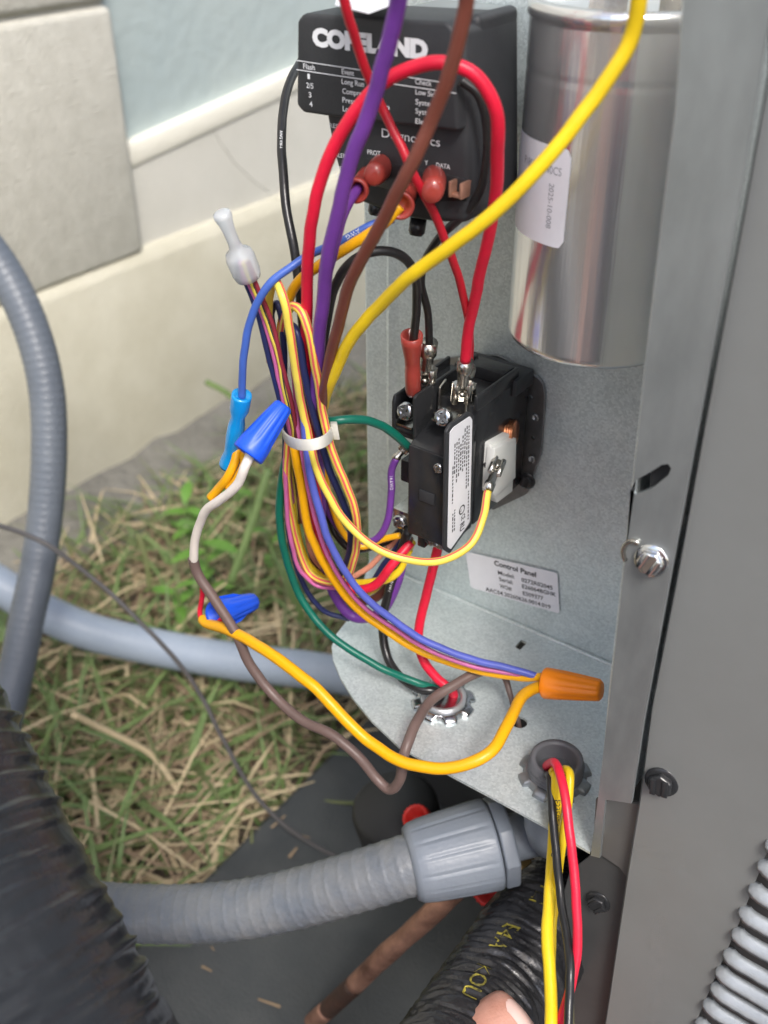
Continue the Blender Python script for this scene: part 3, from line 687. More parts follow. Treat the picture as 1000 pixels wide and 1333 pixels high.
mb = MB(); mb.prism([(-.0078, -.0545, .0668), (.0088, -.0545, .0668), (.0088, -.040, .0720), (-.0078, -.040, .0720)], (0, .012, 0)); mb.build('sloped_deck', blackg, con, bevel=.0006)
# divider wall between the poles and the side walls of the wells
mb = MB(); mb.prism([(-.0083, -.0515, .0620), (-.0083, -.0519, .0832), (-.0083, -.0505, .0840), (-.0083, -.0235, .0842), (-.0083, -.012, .0842), (-.0083, -.012, .0620)], (.0013, 0, 0)); mb.build('divider', blackg, con, bevel=.0004)
mb = MB(); mb.prism([(-.0200, -.0465, .0635), (-.0200, -.0475, .0670), (-.0200, -.0475, .0760), (-.0200, -.0465, .0785), (-.0200, -.012, .0800), (-.0200, -.012, .0635)], (.0014, 0, 0)); mb.box(-.0186, -.0083, .012, .0470, .0635, .0652); mb.box(-.0186, -.0083, .012, .034, .0652, .0770); mb.box(-.0186, -.0083, .034, .0472, .0652, .0668); mb.build('left_well', blackg, con, bevel=.0005)
mb = MB(); mb.box(XR-.0014, XR+.0001, .012, .040, .0780, .0835); mb.box(-.0066, XR-.0016, .012, .020, .079, .0835); mb.build('right_well', blackg, con, bevel=.0005)
# label on its bezel (plane X = const)
XL = .0108
lbp = [(591, 556), (612, 542), (615, 546), (612, 679), (609, 684), (587, 715), (583, 712), (586, 563)]
bz = [(588, 552), (612, 536), (618, 541), (615, 683), (608, 690), (586, 721), (579, 716), (582, 562)]
P = [atx(x, y, XL-.0002) for x, y in bz]; mb = MB(); mb.prism(round_poly(P, .0008), (-.0013, 0, 0)); mb.build('bezel', blackp, con, bevel=.0004)
P = [atx(x, y, XL) for x, y in lbp]; mb = MB(); mb.prism(round_poly(P, .0006), (-.0002, 0, 0)); mb.build('label', label_w, con)
mb = MB(); lt = MB()
def lab(u_, v_):   # u across (0 front .. 1 back), v down
    a = Vector(atx(587.5, 562, XL+.0001)); b = Vector(atx(613.5, 545, XL+.0001)); c = Vector(atx(611.5, 681, XL+.0001)); d = Vector(atx(585, 713, XL+.0001))
    return a.lerp(b, u_).lerp(d.lerp(c, u_), v_)
rs = random.Random(4)
for u0, v0, v1, hh in [(.90, .05, .62, .05), (.80, .04, .60, .05), (.70, .05, .40, .05), (.60, .1, .42, .05), (.50, .16, .40, .06), (.40, .10, .42, .05), (.30, .12, .44, .05), (.20, .12, .38, .05), (.12, .30, .62, .05), (.92, .66, .93, .05), (.24, .70, .88, .05), (.15, .72, .90, .05)]:
    v = v0
    while v < v1:
        L = rs.uniform(.012, .035); q = [lab(u0-hh*.5, v), lab(u0-hh*.5, v+L), lab(u0+hh*.5, v+L), lab(u0+hh*.5, v)]; lt.add(q, [[0, 1, 2, 3]]); v += L+.012
def lab_text(s, u0, v0, v1, h, bold=.02):
    p0, p1 = lab(u0, v0), lab(u0, v1); text3(lt, s, p0, p1, VX, h, bold)
lab_text('CE', .58, .83, .88, .0024); lab_text('RU', .52, .90, .975, .0028, .03)
cc0 = lab(.60, .775); V = []; 
for i in range(24):
    t = 2*math.pi*i/24; V += [cc0+Vector((0, math.cos(t)*.0019, math.sin(t)*.0019)), cc0+Vector((0, math.cos(t)*.0014, math.sin(t)*.0014))]
lt.add(V, [[2*i, 2*((i+1) % 24), 2*((i+1) % 24)+1, 2*i+1] for i in range(24)])
lab_text('UL', .50, .762, .788, .0011)
lt.build('lettering', ink, con)
# coil: bobbin and winding on the right side
mb = MB(); P = [atx(x, y, .0142) for x, y in ((645, 584), (673, 570), (672, 622), (645, 648), (640, 640))]; mb.prism(P, (-.0035, 0, 0)); P = [atx(x, y, .0122) for x, y in ((640, 578), (672, 560), (668, 640), (648, 655), (636, 640))]; mb.prism(P, (-.0075, 0, 0)); mb.build('bobbin', white_nylon, con, bevel=.0006)
mb = MB()
cw = atx(656, 566, .0085); prw = [(0, 0)]
for i in range(9): prw += [(.0046, .0009*i+.0001), (.0051, .0009*i+.00045), (.0046, .0009*i+.0008)]
mb.lathe(prw+[(0, .0083)], (cw.x-.004, cw.y, cw.z), (1, .25, .1), 28)
mb.build('winding', copper_coil, con)
mb = MB(); mb.lathe([(.0045, 0), (.0074, .0001), (.0074, .0009), (.0045, .001)], (cw.x-.0050, cw.y+.001, cw.z+.0005), (1, .25, .1), 28); mb.build('coil_flange', white_nylon, con)
mb = MB(); mb.prism([(XR+.0003, -.030, .045), (XR+.0003, -.012, .047), (XR+.0003, -.012, .058), (XR+.0003, -.026, .060), (XR+.0003, -.034, .055)], (.0012, 0, 0)); mb.build('armature_pocket', cab_dark, con)
# screws and tabs
pan_head(con, at(578, 543, .050), (.1, -1, .35), .0032, zinc); pan_head(con, at(529, 535, .046), (.1, -1, .3), .0033, zinc)
p = at(581, 549, .047); mb = MB(); mb.box(p.x-.0048, p.x+.0048, .030, .0490, p.z-.0002, p.z+.0009); mb.build('clamp', tin, con, bevel=.0003)
p = at(531, 551, .044); mb = MB()
for i in range(2): mb.box(p.x-.0035, p.x+.0035, .030, .0468, p.z-.0004-.0015*i, p.z+.0005-.0015*i)
mb.build('clamp', tin, con, bevel=.0002)
def tab(px, py, n, w2, h): 
    p = at(px, py, n); mb = MB(); P = round_poly([p+Vector((-w2, 0, 0)), p+Vector((w2, 0, 0)), p+Vector((w2, 0, h)), p+Vector((-w2, 0, h))], w2*.5); mb.prism(P, (0, .0008, 0)); return mb.build('tab', tin, con)
mb = MB(); p = at(597, 530, .036)
for dx in (-.0058, .0050):
    P = [Vector((p.x+dx, -.0405, p.z-.001)), Vector((p.x+dx, -.0345, p.z-.001)), Vector((p.x+dx, -.0345, p.z+.0070)), Vector((p.x+dx, -.0360, p.z+.0092)), Vector((p.x+dx, -.0400, p.z+.0075))]
    mb.prism(P, (.0008, 0, 0)); 
mb.box(p.x-.0058, p.x+.0058, .033, .043, p.z-.0016, p.z-.0008); mb.build('tab', tin, con, bevel=.0002)
# lower left terminal and lower right terminal
mb = MB(); mb.box(-.0185, -.0083, .012, .044, .0430, .0520); mb.build('lower_well', blackg, con, bevel=.0006)
p = at(524, 677, .045); mb = MB(); mb.box(p.x-.0040, p.x+.0042, .030, .0455, p.z-.0040, p.z+.0042); mb.build('lug', tin, con, bevel=.0005); pan_head(con, Vector((p.x-.0004, -.0456, p.z-.0004)), (-.05, -1, -.05), .0029, zinc)
mb = MB(); mb.box(-.0066, -.0034, .020, .0500, .0225, .0310); mb.build('lower_divider', blackg, con, bevel=.0004)
p = at(566, 703, .0475); mb = MB(); mb.box(p.x-.0030, p.x+.0036, .030, .0480, p.z-.0030, p.z+.0030); mb.build('lug', tin, con, bevel=.0004); pan_head(con, Vector((p.x, -.0481, p.z)), (0, -1, -.1), .0022, zinc)

def fork_terminal(parent, p0, p1, r, name='terminal', mt=tin):
    """open barrel quick-connect: crimp barrel at the wire, flat receptacle at the end"""
    p0 = Vector(p0); p1 = Vector(p1); d = (p1-p0); L = d.length; d.normalize(); s = d.cross(TOCAM).normalized(); n = s.cross(d); mb = MB()
    mb.lathe([(r*1.12, 0), (r*1.12, L*.22), (r*.85, L*.28), (r*.85, L*.50), (r*.7, L*.55)], p0, d, 14)
    q = p0+d*L*.52; w_ = r*1.5
    for sg in (-1, 1):
        ring = [q+s*sg*w_*.5+s*math.cos(t)*w_*.5+n*math.sin(t)*w_*.42 for t in [2*math.pi*i/12 for i in range(13)]]
        mb.tube([q+s*sg*w_*.55, q+s*sg*w_*.6+d*L*.25, q+s*sg*w_*.6+d*L*.48], r*.55, 10)
    mb.prism([q-s*w_-n*r*.3, q+s*w_-n*r*.3, q+s*w_+d*L*.46-n*r*.3, q-s*w_+d*L*.46-n*r*.3], n*r*.25)
    mb.lathe([(r*.4, 0), (r*.4, r*.5), (0, r*.6)], q+d*L*.22+n*r*.2, n, 10)
    return mb.build(name, mt, parent, 0)

# ------------------------------------------------------------------ wires
def wire_thing(name, label, W, wpx, mt, **kw):
    """wire with end fittings: an Empty, the insulation is its part"""
    t = root(name, label, 'wire', pts(W[:1])[0]); o, P, r = wire_mesh(W, wpx, mt, 'insulation', t, **kw); return t, o, P, r
CT = lambda dx, dy, dz: ('w', cc.x+dx, -capN+dy, cz0+dz)
W_redA = [(535, 706, .046), (512, 735, .054), (485, 764, .060), (455, 767, .064), (430, 738, .068), (416, 672, .072), (408, 600, .078), (403, 540, .080), (400, 470, .084), (400, 400, .088), (402, 330, .092), (416, 240, .094), (455, 155, .092), (510, 101, .088), (572, 81, .085), (620, 100, .081), (645, 148, .077), (648, 220, .070), (638, 300, .062), (622, 370, .056), (610, 425, .050), (606, 470, .047)]
t, o, P, r = wire_thing('wire', 'bright red wire arching in a loop over the module down to the contactor', W_redA, 15.5, red_w, k=10)
fork_terminal(t, at(606, 470, .047), at(600, 524, .0405), .0023)
W_redB = [CT(-.009, 0, .108), CT(-.011, -.006, .13), (438, -90, .098), (448, 0, .094), (470, 70, .086), (500, 145, .079), (535, 222, .079), (572, 295, .068), (596, 360, .058), (608, 410, .051), (613, 445, .045), (611, 480, .040)]
t, o, P, r = wire_thing('wire', 'dark red wire running straight down across the front of the module', W_redB, 13, red_d)
fork_terminal(t, at(611, 478, .040), at(607, 520, .036), .0020)
W_pur = [CT(.009, .004, .108), CT(.0, -.03, .15), (526, -90, .108), (519, 0, .104), (508, 50, .102), (485, 130, .100), (455, 220, .099), (432, 310, .097), (420, 400, .092), (413, 470, .087), (411, 540, .080), (416, 620, .070), (420, 700, .063), (433, 768, .058), (460, 803, .055), (492, 800, .052), (515, 765, .048), (528, 715, .043)]
wire('wire', 'thick purple wire crossing in front of the module and looping under the bundle', W_pur, 18, purple, k=10)
W_bro = [CT(0, -.01, .108), CT(.004, -.035, .15), (616, -90, .104), (607, 0, .101), (592, 75, .100), (565, 150, .099), (528, 230, .101), (485, 310, .099), (456, 370, .096), (438, 430, .092), (426, 490, .087), (417, 550, .079), (406, 620, .068), (402, 690, .061), (416, 745, .056), (450, 780, .052), (485, 780, .048), (515, 750, .044), (533, 700, .040)]
wire('wire', 'brown wire crossing in front of the module and down into the bundle', W_bro, 16.5, brown, k=10)
W_yel = [CT(.009, -.004, .108), ('w', cc.x+.014, -.05, .225), (838, -50, .082), (820, 50, .080), (775, 125, .083), (702, 215, .090), (622, 295, .094), (545, 352, .095), (490, 402, .092), (452, 450, .089), (430, 500, .085), (417, 545, .078), (409, 600, .066), (412, 680, .057), (432, 740, .052), (470, 772, .046), (515, 745, .041), (536, 705, .038)]
wire('wire', 'bright yellow wire sweeping diagonally in front of the capacitor into the bundle', W_yel, 17, yellow, k=10)
W_pur2 = [(467, 243, .077), (449, 275, .087), (437, 316, .091), (427, 360, .090), (419, 420, .087), (414, 490, .083), (409, 545, .077), (414, 610, .066), (432, 672, .060), (460, 704, .055), (488, 702, .052), (505, 678, .050), (510, 640, .049), (510, 612, .049), (516, 596, .049)]
t, o, P, r = wire_thing('wire', 'thin purple wire from a red module terminal to the contactor left side', W_pur2, 10.5, purple, fixed=True)
crimp(t, at(478, 228, .066), at(463, 249, .080), .0027, t); fork_terminal(t, at(514, 598, .049), at(532, 578, .046), .0014)
Ltot = sum((P[i+1]-P[i]).length for i in range(len(P)-1)); wire_print(P, r, '14 AWG', .008, .0016, ink_w, o, rev=True)
W_gold = [(521, 268, .077), (500, 290, .080), (455, 321, .084), (412, 347, .084), (386, 369, .084), (371, 402, .082), (364, 450, .080), (368, 500, .079), (377, 550, .079), (385, 590, .080), (393, 640, .080), (406, 700, .078), (430, 750, .075), (465, 793, .071), (510, 826, .066), (560, 853, .060), (620, 872, .054), (680, 882, .049), (722, 880, .046)]
t, o, P, r = wire_thing('wire', 'golden yellow wire from a module terminal through the tie to the orange nut', W_gold, 12.5, gold, k=10)
crimp(t, at(532, 250, .064), at(521, 268, .078), .0030, t)
W_blu = [(512, 285, .072), (478, 295, .078), (440, 315, .083), (402, 333, .083), (375, 350, .088), (350, 371, .093), (328, 412, .096), (318, 460, .097), (315, 520, .096)]
t, o, P, r = wire_thing('wire', 'blue wire curving left from the module down to a blue butt connector', W_blu, 11.5, blue_w, fixed=True)
wire_print(P, r, 'AWG', .010, .0017, ink_w, o)
W_bl = [(392, 80, .030), (380, 100, .040), (370, 135, .050), (368, 190, .060), (372, 250, .068), (380, 310, .073), (389, 370, .075), (395, 430, .075), (398, 500, .074), (400, 550, .072), (408, 610, .064), (425, 660, .058), (440, 700, .053), (460, 716, .050), (485, 712, .046), (508, 702, .042), (522, 690, .040)]
t, o, P, r = wire_thing('wire', 'black wire hanging from behind the left side of the module into the bundle', W_bl, 12, black_w, fixed=True)
wire_print(P, r, 'AWG VW-1', .035, .0012, ink_w, o)
W_br = [(600, 104, .068), (622, 122, .066), (634, 160, .064), (634, 205, .063), (625, 245, .063), (605, 278, .063), (575, 308, .062), (553, 340, .060), (549, 370, .057), (556, 402, .053), (559, 448, .047)]
t, o, P, r = wire_thing('wire', 'black wire curving round the right side of the module to a bare terminal', W_br, 12.5, black_w)
fork_terminal(t, at(559, 446, .047), at(551, 508, .041), .0026)
W_blk = [(404, 600, .062), (409, 540, .072), (417, 480, .080), (425, 420, .084), (435, 375, .084), (458, 340, .083), (490, 327, .078), (520, 333, .072), (538, 356, .066), (542, 395, .060), (538, 450, .052)]
t, o, P, r = wire_thing('wire', 'black wire arching out of the bundle to a red crimp above the contactor', W_blk, 13, black_w)
crimp(t, at(538, 512, .047), at(536, 436, .053), .0029, t, flare=1.22)

Y2 = [yellow_p, stripe_r]; ST = {1: 1, 2: 1}
W_s1 = [(352, 470, .078), (349, 420, .084), (351, 380, .088), (358, 366, .090), (368, 385, .092), (377, 430, .091), (387, 490, .088), (397, 545, .084), (406, 585, .084), (421, 630, .083), (450, 680, .081), (490, 713, .078), (535, 729, .073), (580, 729, .067), (612, 710, .060), (628, 678, .053), (635, 640, .045)]
t, o, P, r = wire_thing('wire', 'pale yellow striped wire from the bundle under the contactor to its coil tab', W_s1, 11.5, Y2, stripe={10: 1}, k=10)
fork_terminal(t, at(635, 638, .045), at(651, 597, .032), .0017)
W_s2 = [(366, 450, .080), (372, 412, .085), (381, 399, .088), (393, 407, .090), (405, 440, .090), (413, 490, .087), (421, 545, .083), (431, 585, .082), (448, 625, .080), (462, 665, .077), (465, 700, .074), (459, 735, .072), (446, 755, .070), (428, 757, .070), (404, 745, .070), (387, 708, .072), (377, 660, .075), (373, 610, .078), (376, 560, .080)]
wire('wire', 'yellow wire with a red stripe making a long loop below the white tie', W_s2, 11.5, Y2, stripe={0: 1, 10: 1}, k=10)
W_s3 = [(388, 560, .076), (384, 610, .070), (384, 670, .067), (396, 725, .064), (420, 752, .062), (455, 760, .058), (490, 757, .054), (516, 745, .049), (533, 715, .044)]
wire('wire', 'yellow wire passing below the bundle to the bottom of the contactor', W_s3, 12, yellow, k=8)
W_n1 = [(372, 440, .082), (378, 424, .085), (386, 432, .088), (396, 485, .087), (410, 545, .082), (423, 595, .079), (442, 640, .076), (455, 680, .073), (456, 712, .070), (446, 742, .067), (428, 762, .062), (410, 760, .058)]
wire('wire', 'navy blue wire between the yellow striped wires, hooking back at its lower end', W_n1, 10, navy)
W_n2 = [(356, 430, .078), (353, 405, .082), (360, 395, .084), (366, 420, .084), (370, 500, .080), (372, 570, .076), (372, 640, .072), (379, 710, .069), (396, 762, .065), (422, 795, .060), (455, 806, .054)]
wire('wire', 'dark navy wire running down the left side of the bundle behind the green wire', W_n2, 8.5, navy)
W_p1 = [(374, 560, .080), (371, 600, .079), (373, 650, .078), (379, 705, .076), (393, 745, .073), (414, 763, .070), (440, 766, .067)]
wire('wire', 'thin pink wire at the left edge of the bundle below the tie', W_p1, 6, pink)
W_so = [(390, 560, .074), (389, 620, .070), (396, 680, .066), (412, 730, .060), (445, 752, .054), (475, 742, .048), (505, 715, .043), (524, 698, .040)]
wire('wire', 'salmon striped wire rising to the lower left lug of the contactor', W_so, 8, [salmon, stripe_r], stripe={2: 1})
W_n3 = [(400, 560, .074), (402, 630, .068), (412, 700, .062), (440, 760, .056), (472, 768, .050), (505, 730, .045), (526, 700, .041)]
wire('wire', 'navy wire at the back of the lower bundle rising to the contactor', W_n3, 9, navy)
W_gt = [(415, 560, .072), (425, 630, .066), (445, 690, .060), (470, 712, .055), (498, 703, .050), (521, 697, .047)]
wire('wire', 'yellow wire with black line clamped in the lower left lug of the contactor', W_gt, 9, [gold, ink], stripe={3: 1})
W_rd = [(398, 560, .076), (402, 640, .074), (418, 710, .070), (440, 750, .066), (470, 770, .060)]
wire('wire', 'short dark red wire showing between the yellow and blue wires of the bundle', W_rd, 9, red_d)
W_b1 = [(385, 440, .084), (390, 490, .085), (395, 540, .084), (401, 600, .085), (412, 650, .084), (431, 710, .082), (466, 768, .078), (510, 806, .072), (560, 838, .066), (620, 860, .058), (672, 872, .0505), (694, 878, .0478), (714, 887, .0455)]
wire('wire', 'violet-blue wire lying on the golden wire down to the orange nut', W_b1, 10.5, violet_b, k=10)
W_b2 = [(381, 470, .081), (387, 540, .081), (395, 600, .082), (405, 652, .081), (424, 714, .079), (460, 775, .075), (506, 813, .070), (558, 845, .064), (620, 867, .0565), (672, 877.5, .0500), (694, 882, .0470), (714, 889, .0450)]
wire('wire', 'thin pink and black wire squeezed between the blue and golden wires', W_b2, 6.5, [pink, navy], stripe={8: 1, 9: 1, 7: 1, 6: 1}, k=10)
# strands into the clear closed-end connector
for k, (dx, mt, wpx, lb, stp) in enumerate([(0, navy, 7.5, 'navy wire leaving the clear end connector, leftmost of the four', None), (5, pink, 6, 'pink wire leaving the clear end connector beside the navy one', None), (11, [yellow_p, ink], 7.5, 'yellow wire with black print leaving the clear end connector', {11: 1}), (16, maroon, 6, 'maroon wire leaving the clear end connector, rightmost of the four', None)]):
    W = [(312+dx*.5, 340, .094), (319+dx*.75, 364, .092), (336+dx*.9, 410, .089), (351+dx, 465, .087), (364+dx*.9, 520, .084), (374+dx*.8, 560, .081), (374+dx*.8, 600, .074), (380+dx*.8, 680, .066)]
    wire('wire', lb, W, wpx, mt, stripe=stp, group=None)
W_grn = [(532, 582, .050), (508, 560, .057), (474, 547, .066), (436, 547, .074), (408, 553, .074), (386, 573, .073), (371, 606, .075), (365, 660, .076), (370, 720, .075), (388, 772, .073), (418, 815, .072), (455, 845, .070), (500, 871, .066), (545, 889, .062), (570, 898, .057), (580, 912, .054)]
wire('wire', 'dark green wire from the contactor round the tie down into the left bushing', W_grn, 11, green, k=10)
W_bb = [(532, 690, .046), (517, 735, .048), (504, 780, .051), (498, 822, .055), (505, 858, .059), (524, 884, .062), (548, 897, .062), (568, 901, .059), (577, 915, .055), ('w', b1.x, b1.y, SHELF_Z-.02)]
t, o, P, r = wire_thing('wire', 'black wire from the contactor bottom curving into the left bushing', W_bb, 12.5, black_w, fixed=True)
wire_print(P, r, '600V VW-1', .022, .0014, ink_w, o)
W_rb = [(574, 695, .046), (564, 740, .047), (551, 790, .049), (545, 828, .052), (551, 858, .055), (567, 880, .057), (583, 894, .057), (590, 905, .054), ('w', b1.x+.002, b1.y, SHELF_Z-.02)]
t, o, P, r = wire_thing('wire', 'red wire from the contactor bottom curving into the left bushing', W_rb, 13, red_w, fixed=True)
wire_print(P, r, 'AWG 600V', .012, .0011, ink, o, side=-.5)
# white to taupe wire
tw = root('wire', 'white wire turning taupe that loops from upper blue nut into the small shelf hole', 'wire', at(253, 728, .102))
wire_mesh([(330, 580, .100), (320, 604, .104), (309, 630, .105), (288, 650, .105), (266, 668, .104), (254, 700, .103), (252, 732, .102)], 13, white_w, 'white_insulation', tw)
o, P, r = wire_mesh([(251, 726, .102), (258, 748, .102), (282, 785, .102), (308, 825, .102), (328, 868, .102), (354, 905, .102), (390, 936, .102), (430, 955, .101), (465, 983, .100), (490, 1013, .099), (507, 1027, .099), (521, 1013, .098), (527, 980, .095), (539, 945, .086), (563, 912, .070), (592, 892, .060), (616, 879, .053), (640, 872, .047), (655, 879, .0445), (664, 902, .0475), (669, 925, .0510), (675, 942, .0500), ('w', hc.x, hc.y, SHELF_Z-.03)], lambda t: (.00192 if t < .72 else .00192-.0009*min(1, (t-.72)/.16)), taupe, 'taupe_insulation', tw, k=10)
W_g2 = [(264, 806, .099), (272, 812, .100), (302, 822, .102), (350, 850, .104), (400, 887, .105), (440, 925, .105), (480, 965, .105), (530, 992, .104), (585, 1000, .099), (635, 981, .090), (662, 940, .075), (680, 908, .060), (700, 896, .051), (720, 894, .047)]
wire('wire', 'thick golden yellow wire swinging below the shelf edge from lower blue nut to orange nut', W_g2, 16, gold, k=10)
W_r3 = [(262, 748, .098), (263, 775, .098), (260, 800, .099), (266, 812, .100), (282, 810, .099), (296, 798, .096)]
wire('wire', 'thin red wire bent into the mouth of the lower blue wire nut', W_r3, 7, red_w)
# supply wires out of the right bushing
W_sr = [('w', b2.x+.001, b2.y, SHELF_Z-.03), ('w', b2.x+.001, b2.y, SHELF_Z+.004), (712, 998, .071), (722, 992, .077), (733, 1020, .086), (742, 1080, .095), (749, 1150, .103), (752, 1210, .110), (747, 1265, .117), (736, 1310, .124), (722, 1350, .13), (700, 1420, .14)]
wire('wire', 'red supply wire hanging from the right bushing, rightmost of the four', W_sr, 13, red_w, k=10)
W_sb = [('w', b2.x-.001, b2.y, SHELF_Z-.03), ('w', b2.x-.001, b2.y, SHELF_Z+.003), (712, 1008, .072), (715, 1012, .079), (719, 1050, .086), (724, 1100, .093), (729, 1160, .101), (737, 1215, .110), (742, 1262, .119), (741, 1310, .126), (735, 1380, .137)]
wire('wire', 'black supply wire hanging from the right bushing between yellow and red', W_sb, 12, black_w, k=10)
W_sy = [('w', b2.x+.003, b2.y, SHELF_Z-.03), ('w', b2.x+.003, b2.y, SHELF_Z+.003), (722, 1006, .075), (726, 1012, .080), (724, 1050, .084), (719, 1110, .089), (716, 1170, .100), (714, 1220, .110), (717, 1290, .122), (719, 1350, .132), (718, 1430, .142)]
t, o, P, r = wire_thing('wire', 'broad yellow supply wire with black print hanging from the right bushing', W_sy, 17, yellow, k=10, fixed=True)
wire_print(P, r, 'E23509 SC 14 AWG', .062, .0026, ink, o, rev=False); wire_print(P, r, 'RoHS', .030, .0020, ink, o)
W_sy2 = [('w', b2.x+.004, b2.y, SHELF_Z-.03), ('w', b2.x+.004, b2.y, SHELF_Z+.003), (733, 1002, .073), (741, 1008, .077), (740, 1040, .082), (735, 1080, .0885), (728, 1130, .094), (722, 1180, .099), (719, 1240, .108), (719, 1310, .119), (719, 1390, .131)]
wire('wire', 'thinner yellow supply wire behind the black one at the right bushing', W_sy2, 12, yellow, k=10)
wire('wire', 'stiff bare olive wire hanging behind the black supply wire', [(726, 1120, .081), (732, 1180, .086), (738, 1240, .092), (744, 1300, .098), (748, 1380, .104)], 5, mat('olive_wire', (.12, .11, .06), .4, .3))
wire('wire', 'slim grey tracer wire trailing across the grass onto the pad', [('d', -30, 678, .60), ('d', 0, 684, .60), ('d', 60, 708, .60), ('d', 120, 752, .61), ('d', 200, 828, .62), ('d', 250, 886, .63), ('d', 290, 962, .635), ('d', 330, 1032, .64), ('d', 380, 1082, .645), ('d', 440, 1116, .65), ('d', 500, 1135, .66)], 6.5, grey_w)
wire('wire', 'short cut golden wire end under the blue butt connector', [(309, 585, .096), (306, 600, .098), (296, 622, .101), (284, 636, .102), (274, 648, .103)], 12.5, gold)
wire('wire', 'second golden wire between the butt connector and the white wire', [(306, 596, .093), (315, 592, .095), (318, 604, .098), (310, 622, .100), (297, 636, .101)], 11, gold)

# ------------------------------------------------------------------ connectors
p0, p1 = at(315, 513, .096), at(299, 606, .096); L = (p1-p0).length; rr = 13.5*dep(p0)/FPX
mb = MB(); mb.lathe([(rr*.7, L*.03), (rr*.96, 0), (rr, L*.04), (rr*.98, L*.20), (rr*.72, L*.30), (rr*.88, L*.40), (rr*.94, L*.55), (rr*.9, L*.68), (rr*.78, L*.78), (rr*1.0, L*.90), (rr*1.12, L*.97), (rr*1.08, L), (rr*.75, L*.97)], p0, p1-p0, 24, fr=lambda th, i: 1+(.06*math.cos(2*th) if 3 < i < 8 else 0))
tag(mb.build('butt_connector', blue_nylon), 'glossy light blue butt connector on the lower end of the blue wire', 'connector')
def wire_nut(label, pb, pt, rb, rt, mt, wings=False, flute=.12, nfl=10):
    pb, pt = at(*pb), at(*pt); L = (pt-pb).length; rb *= dep(pb)/FPX; rt *= dep(pb)/FPX; mb = MB()
    prof = [(rb*.62, L*.55), (rb*.70, L*.02), (rb*.94, 0), (rb, L*.03), (rb*.99, L*.10), (rb*.96, L*.22), (rb+(rt-rb)*.35, L*.35), (rb+(rt-rb)*.7, L*.7), (rt, L*.96), (rt*.85, L), (0, L*.985)]
    mb.lathe(prof, pb, pt-pb, 60, fr=lambda th, i: 1+(flute*(abs(math.sin(th*nfl/2))**.6-.6) if 5 < i < 9 else 0))
    if wings:
        ax = (pt-pb).normalized(); s = ax.cross(TOCAM).normalized(); nn = ax.cross(s)
        for sg in (-1, 1):
            q = pb+s*sg*rb*.75
            mb.prism([q+nn*rb*.18, q+s*sg*rb*.42+ax*L*.02+nn*rb*.12, q+s*sg*rb*.25+ax*L*.5+nn*rb*.12, pb+s*sg*rt*.8+ax*L*.85+nn*rb*.14], -nn*rb*.32)
    tag(mb.build('wire_nut', mt), label, 'wire nut', 'plastic twist-on wire nuts')
wire_nut('upper blue wire nut, wide mouth down, holding the white wire', (322, 592, .103), (370, 527, .088), 22.5, 12.5, blue_nut, False)
wire_nut('lower blue wire nut with red and golden wires in its open mouth', (281, 800, .099), (330, 783, .078), 19, 12, blue_nut, True)
wire_nut('orange wire nut lying on the metal shelf', (709, 889, .0475), (783, 899, .0445), 20.5, 13.5, orange_nut, False, .16, 9)
# clear closed-end connector
p0, p1 = at(324, 362, .092), at(288, 276, .100); L = (p1-p0).length; rr = 19*dep(p0)/FPX
mb = MB(); mb.lathe([(rr*.75, 0), (rr*.9, L*.02), (rr, L*.10), (rr*1.02, L*.32), (rr*.9, L*.40), (rr*.50, L*.46), (rr*.42, L*.55), (rr*.42, L*.70), (rr*.50, L*.84), (rr*.62, L*.93), (rr*.60, L*.98), (rr*.45, L), (0, L)], p0, p1-p0, 24)
tag(mb.build('end_connector', clear_nylon), 'clear plastic closed-end connector pointing up at left of the bundle', 'connector')
# cable tie
c = at(400, 560, .078); aX = (at(370, 556, .078)-at(429, 556, .078)); rx = aX.length/2
tie = MB(); V = []; K = 40; axv = aX.normalized(); ayf = at(399, 579, .0955)-c; ayv = ayf.normalized(); upv = axv.cross(ayv).normalized(); ry = ayf.length
if upv.z < 0: upv = -upv
hw = .0018
for i in range(K):
    t_ = 2*math.pi*i/K; q = c+axv*math.cos(t_)*rx*1.03+ayv*math.sin(t_)*(ry if math.sin(t_) > 0 else ry*.45)-upv*.0
    o_ = (axv*math.cos(t_)/rx+ayv*math.sin(t_)/ry).normalized()*.0009
    V += [q-upv*hw, q-upv*hw+o_, q+upv*hw+o_, q+upv*hw]
tie.add(V, [[i*4+j, i*4+(j+1) % 4, ((i+1) % K)*4+(j+1) % 4, ((i+1) % K)*4+j] for i in range(K) for j in range(4)])
q = c-axv*rx*1.05; tie.prism([q-upv*.0026-ayv*.002, q+upv*.0026-ayv*.002, q+upv*.0026+ayv*.003, q-upv*.0026+ayv*.003], -axv*.003)
tag(tie.build('cable_tie', tie_m, bevel=.0002), 'translucent white cable tie gripping the wire bundle', 'cable tie')

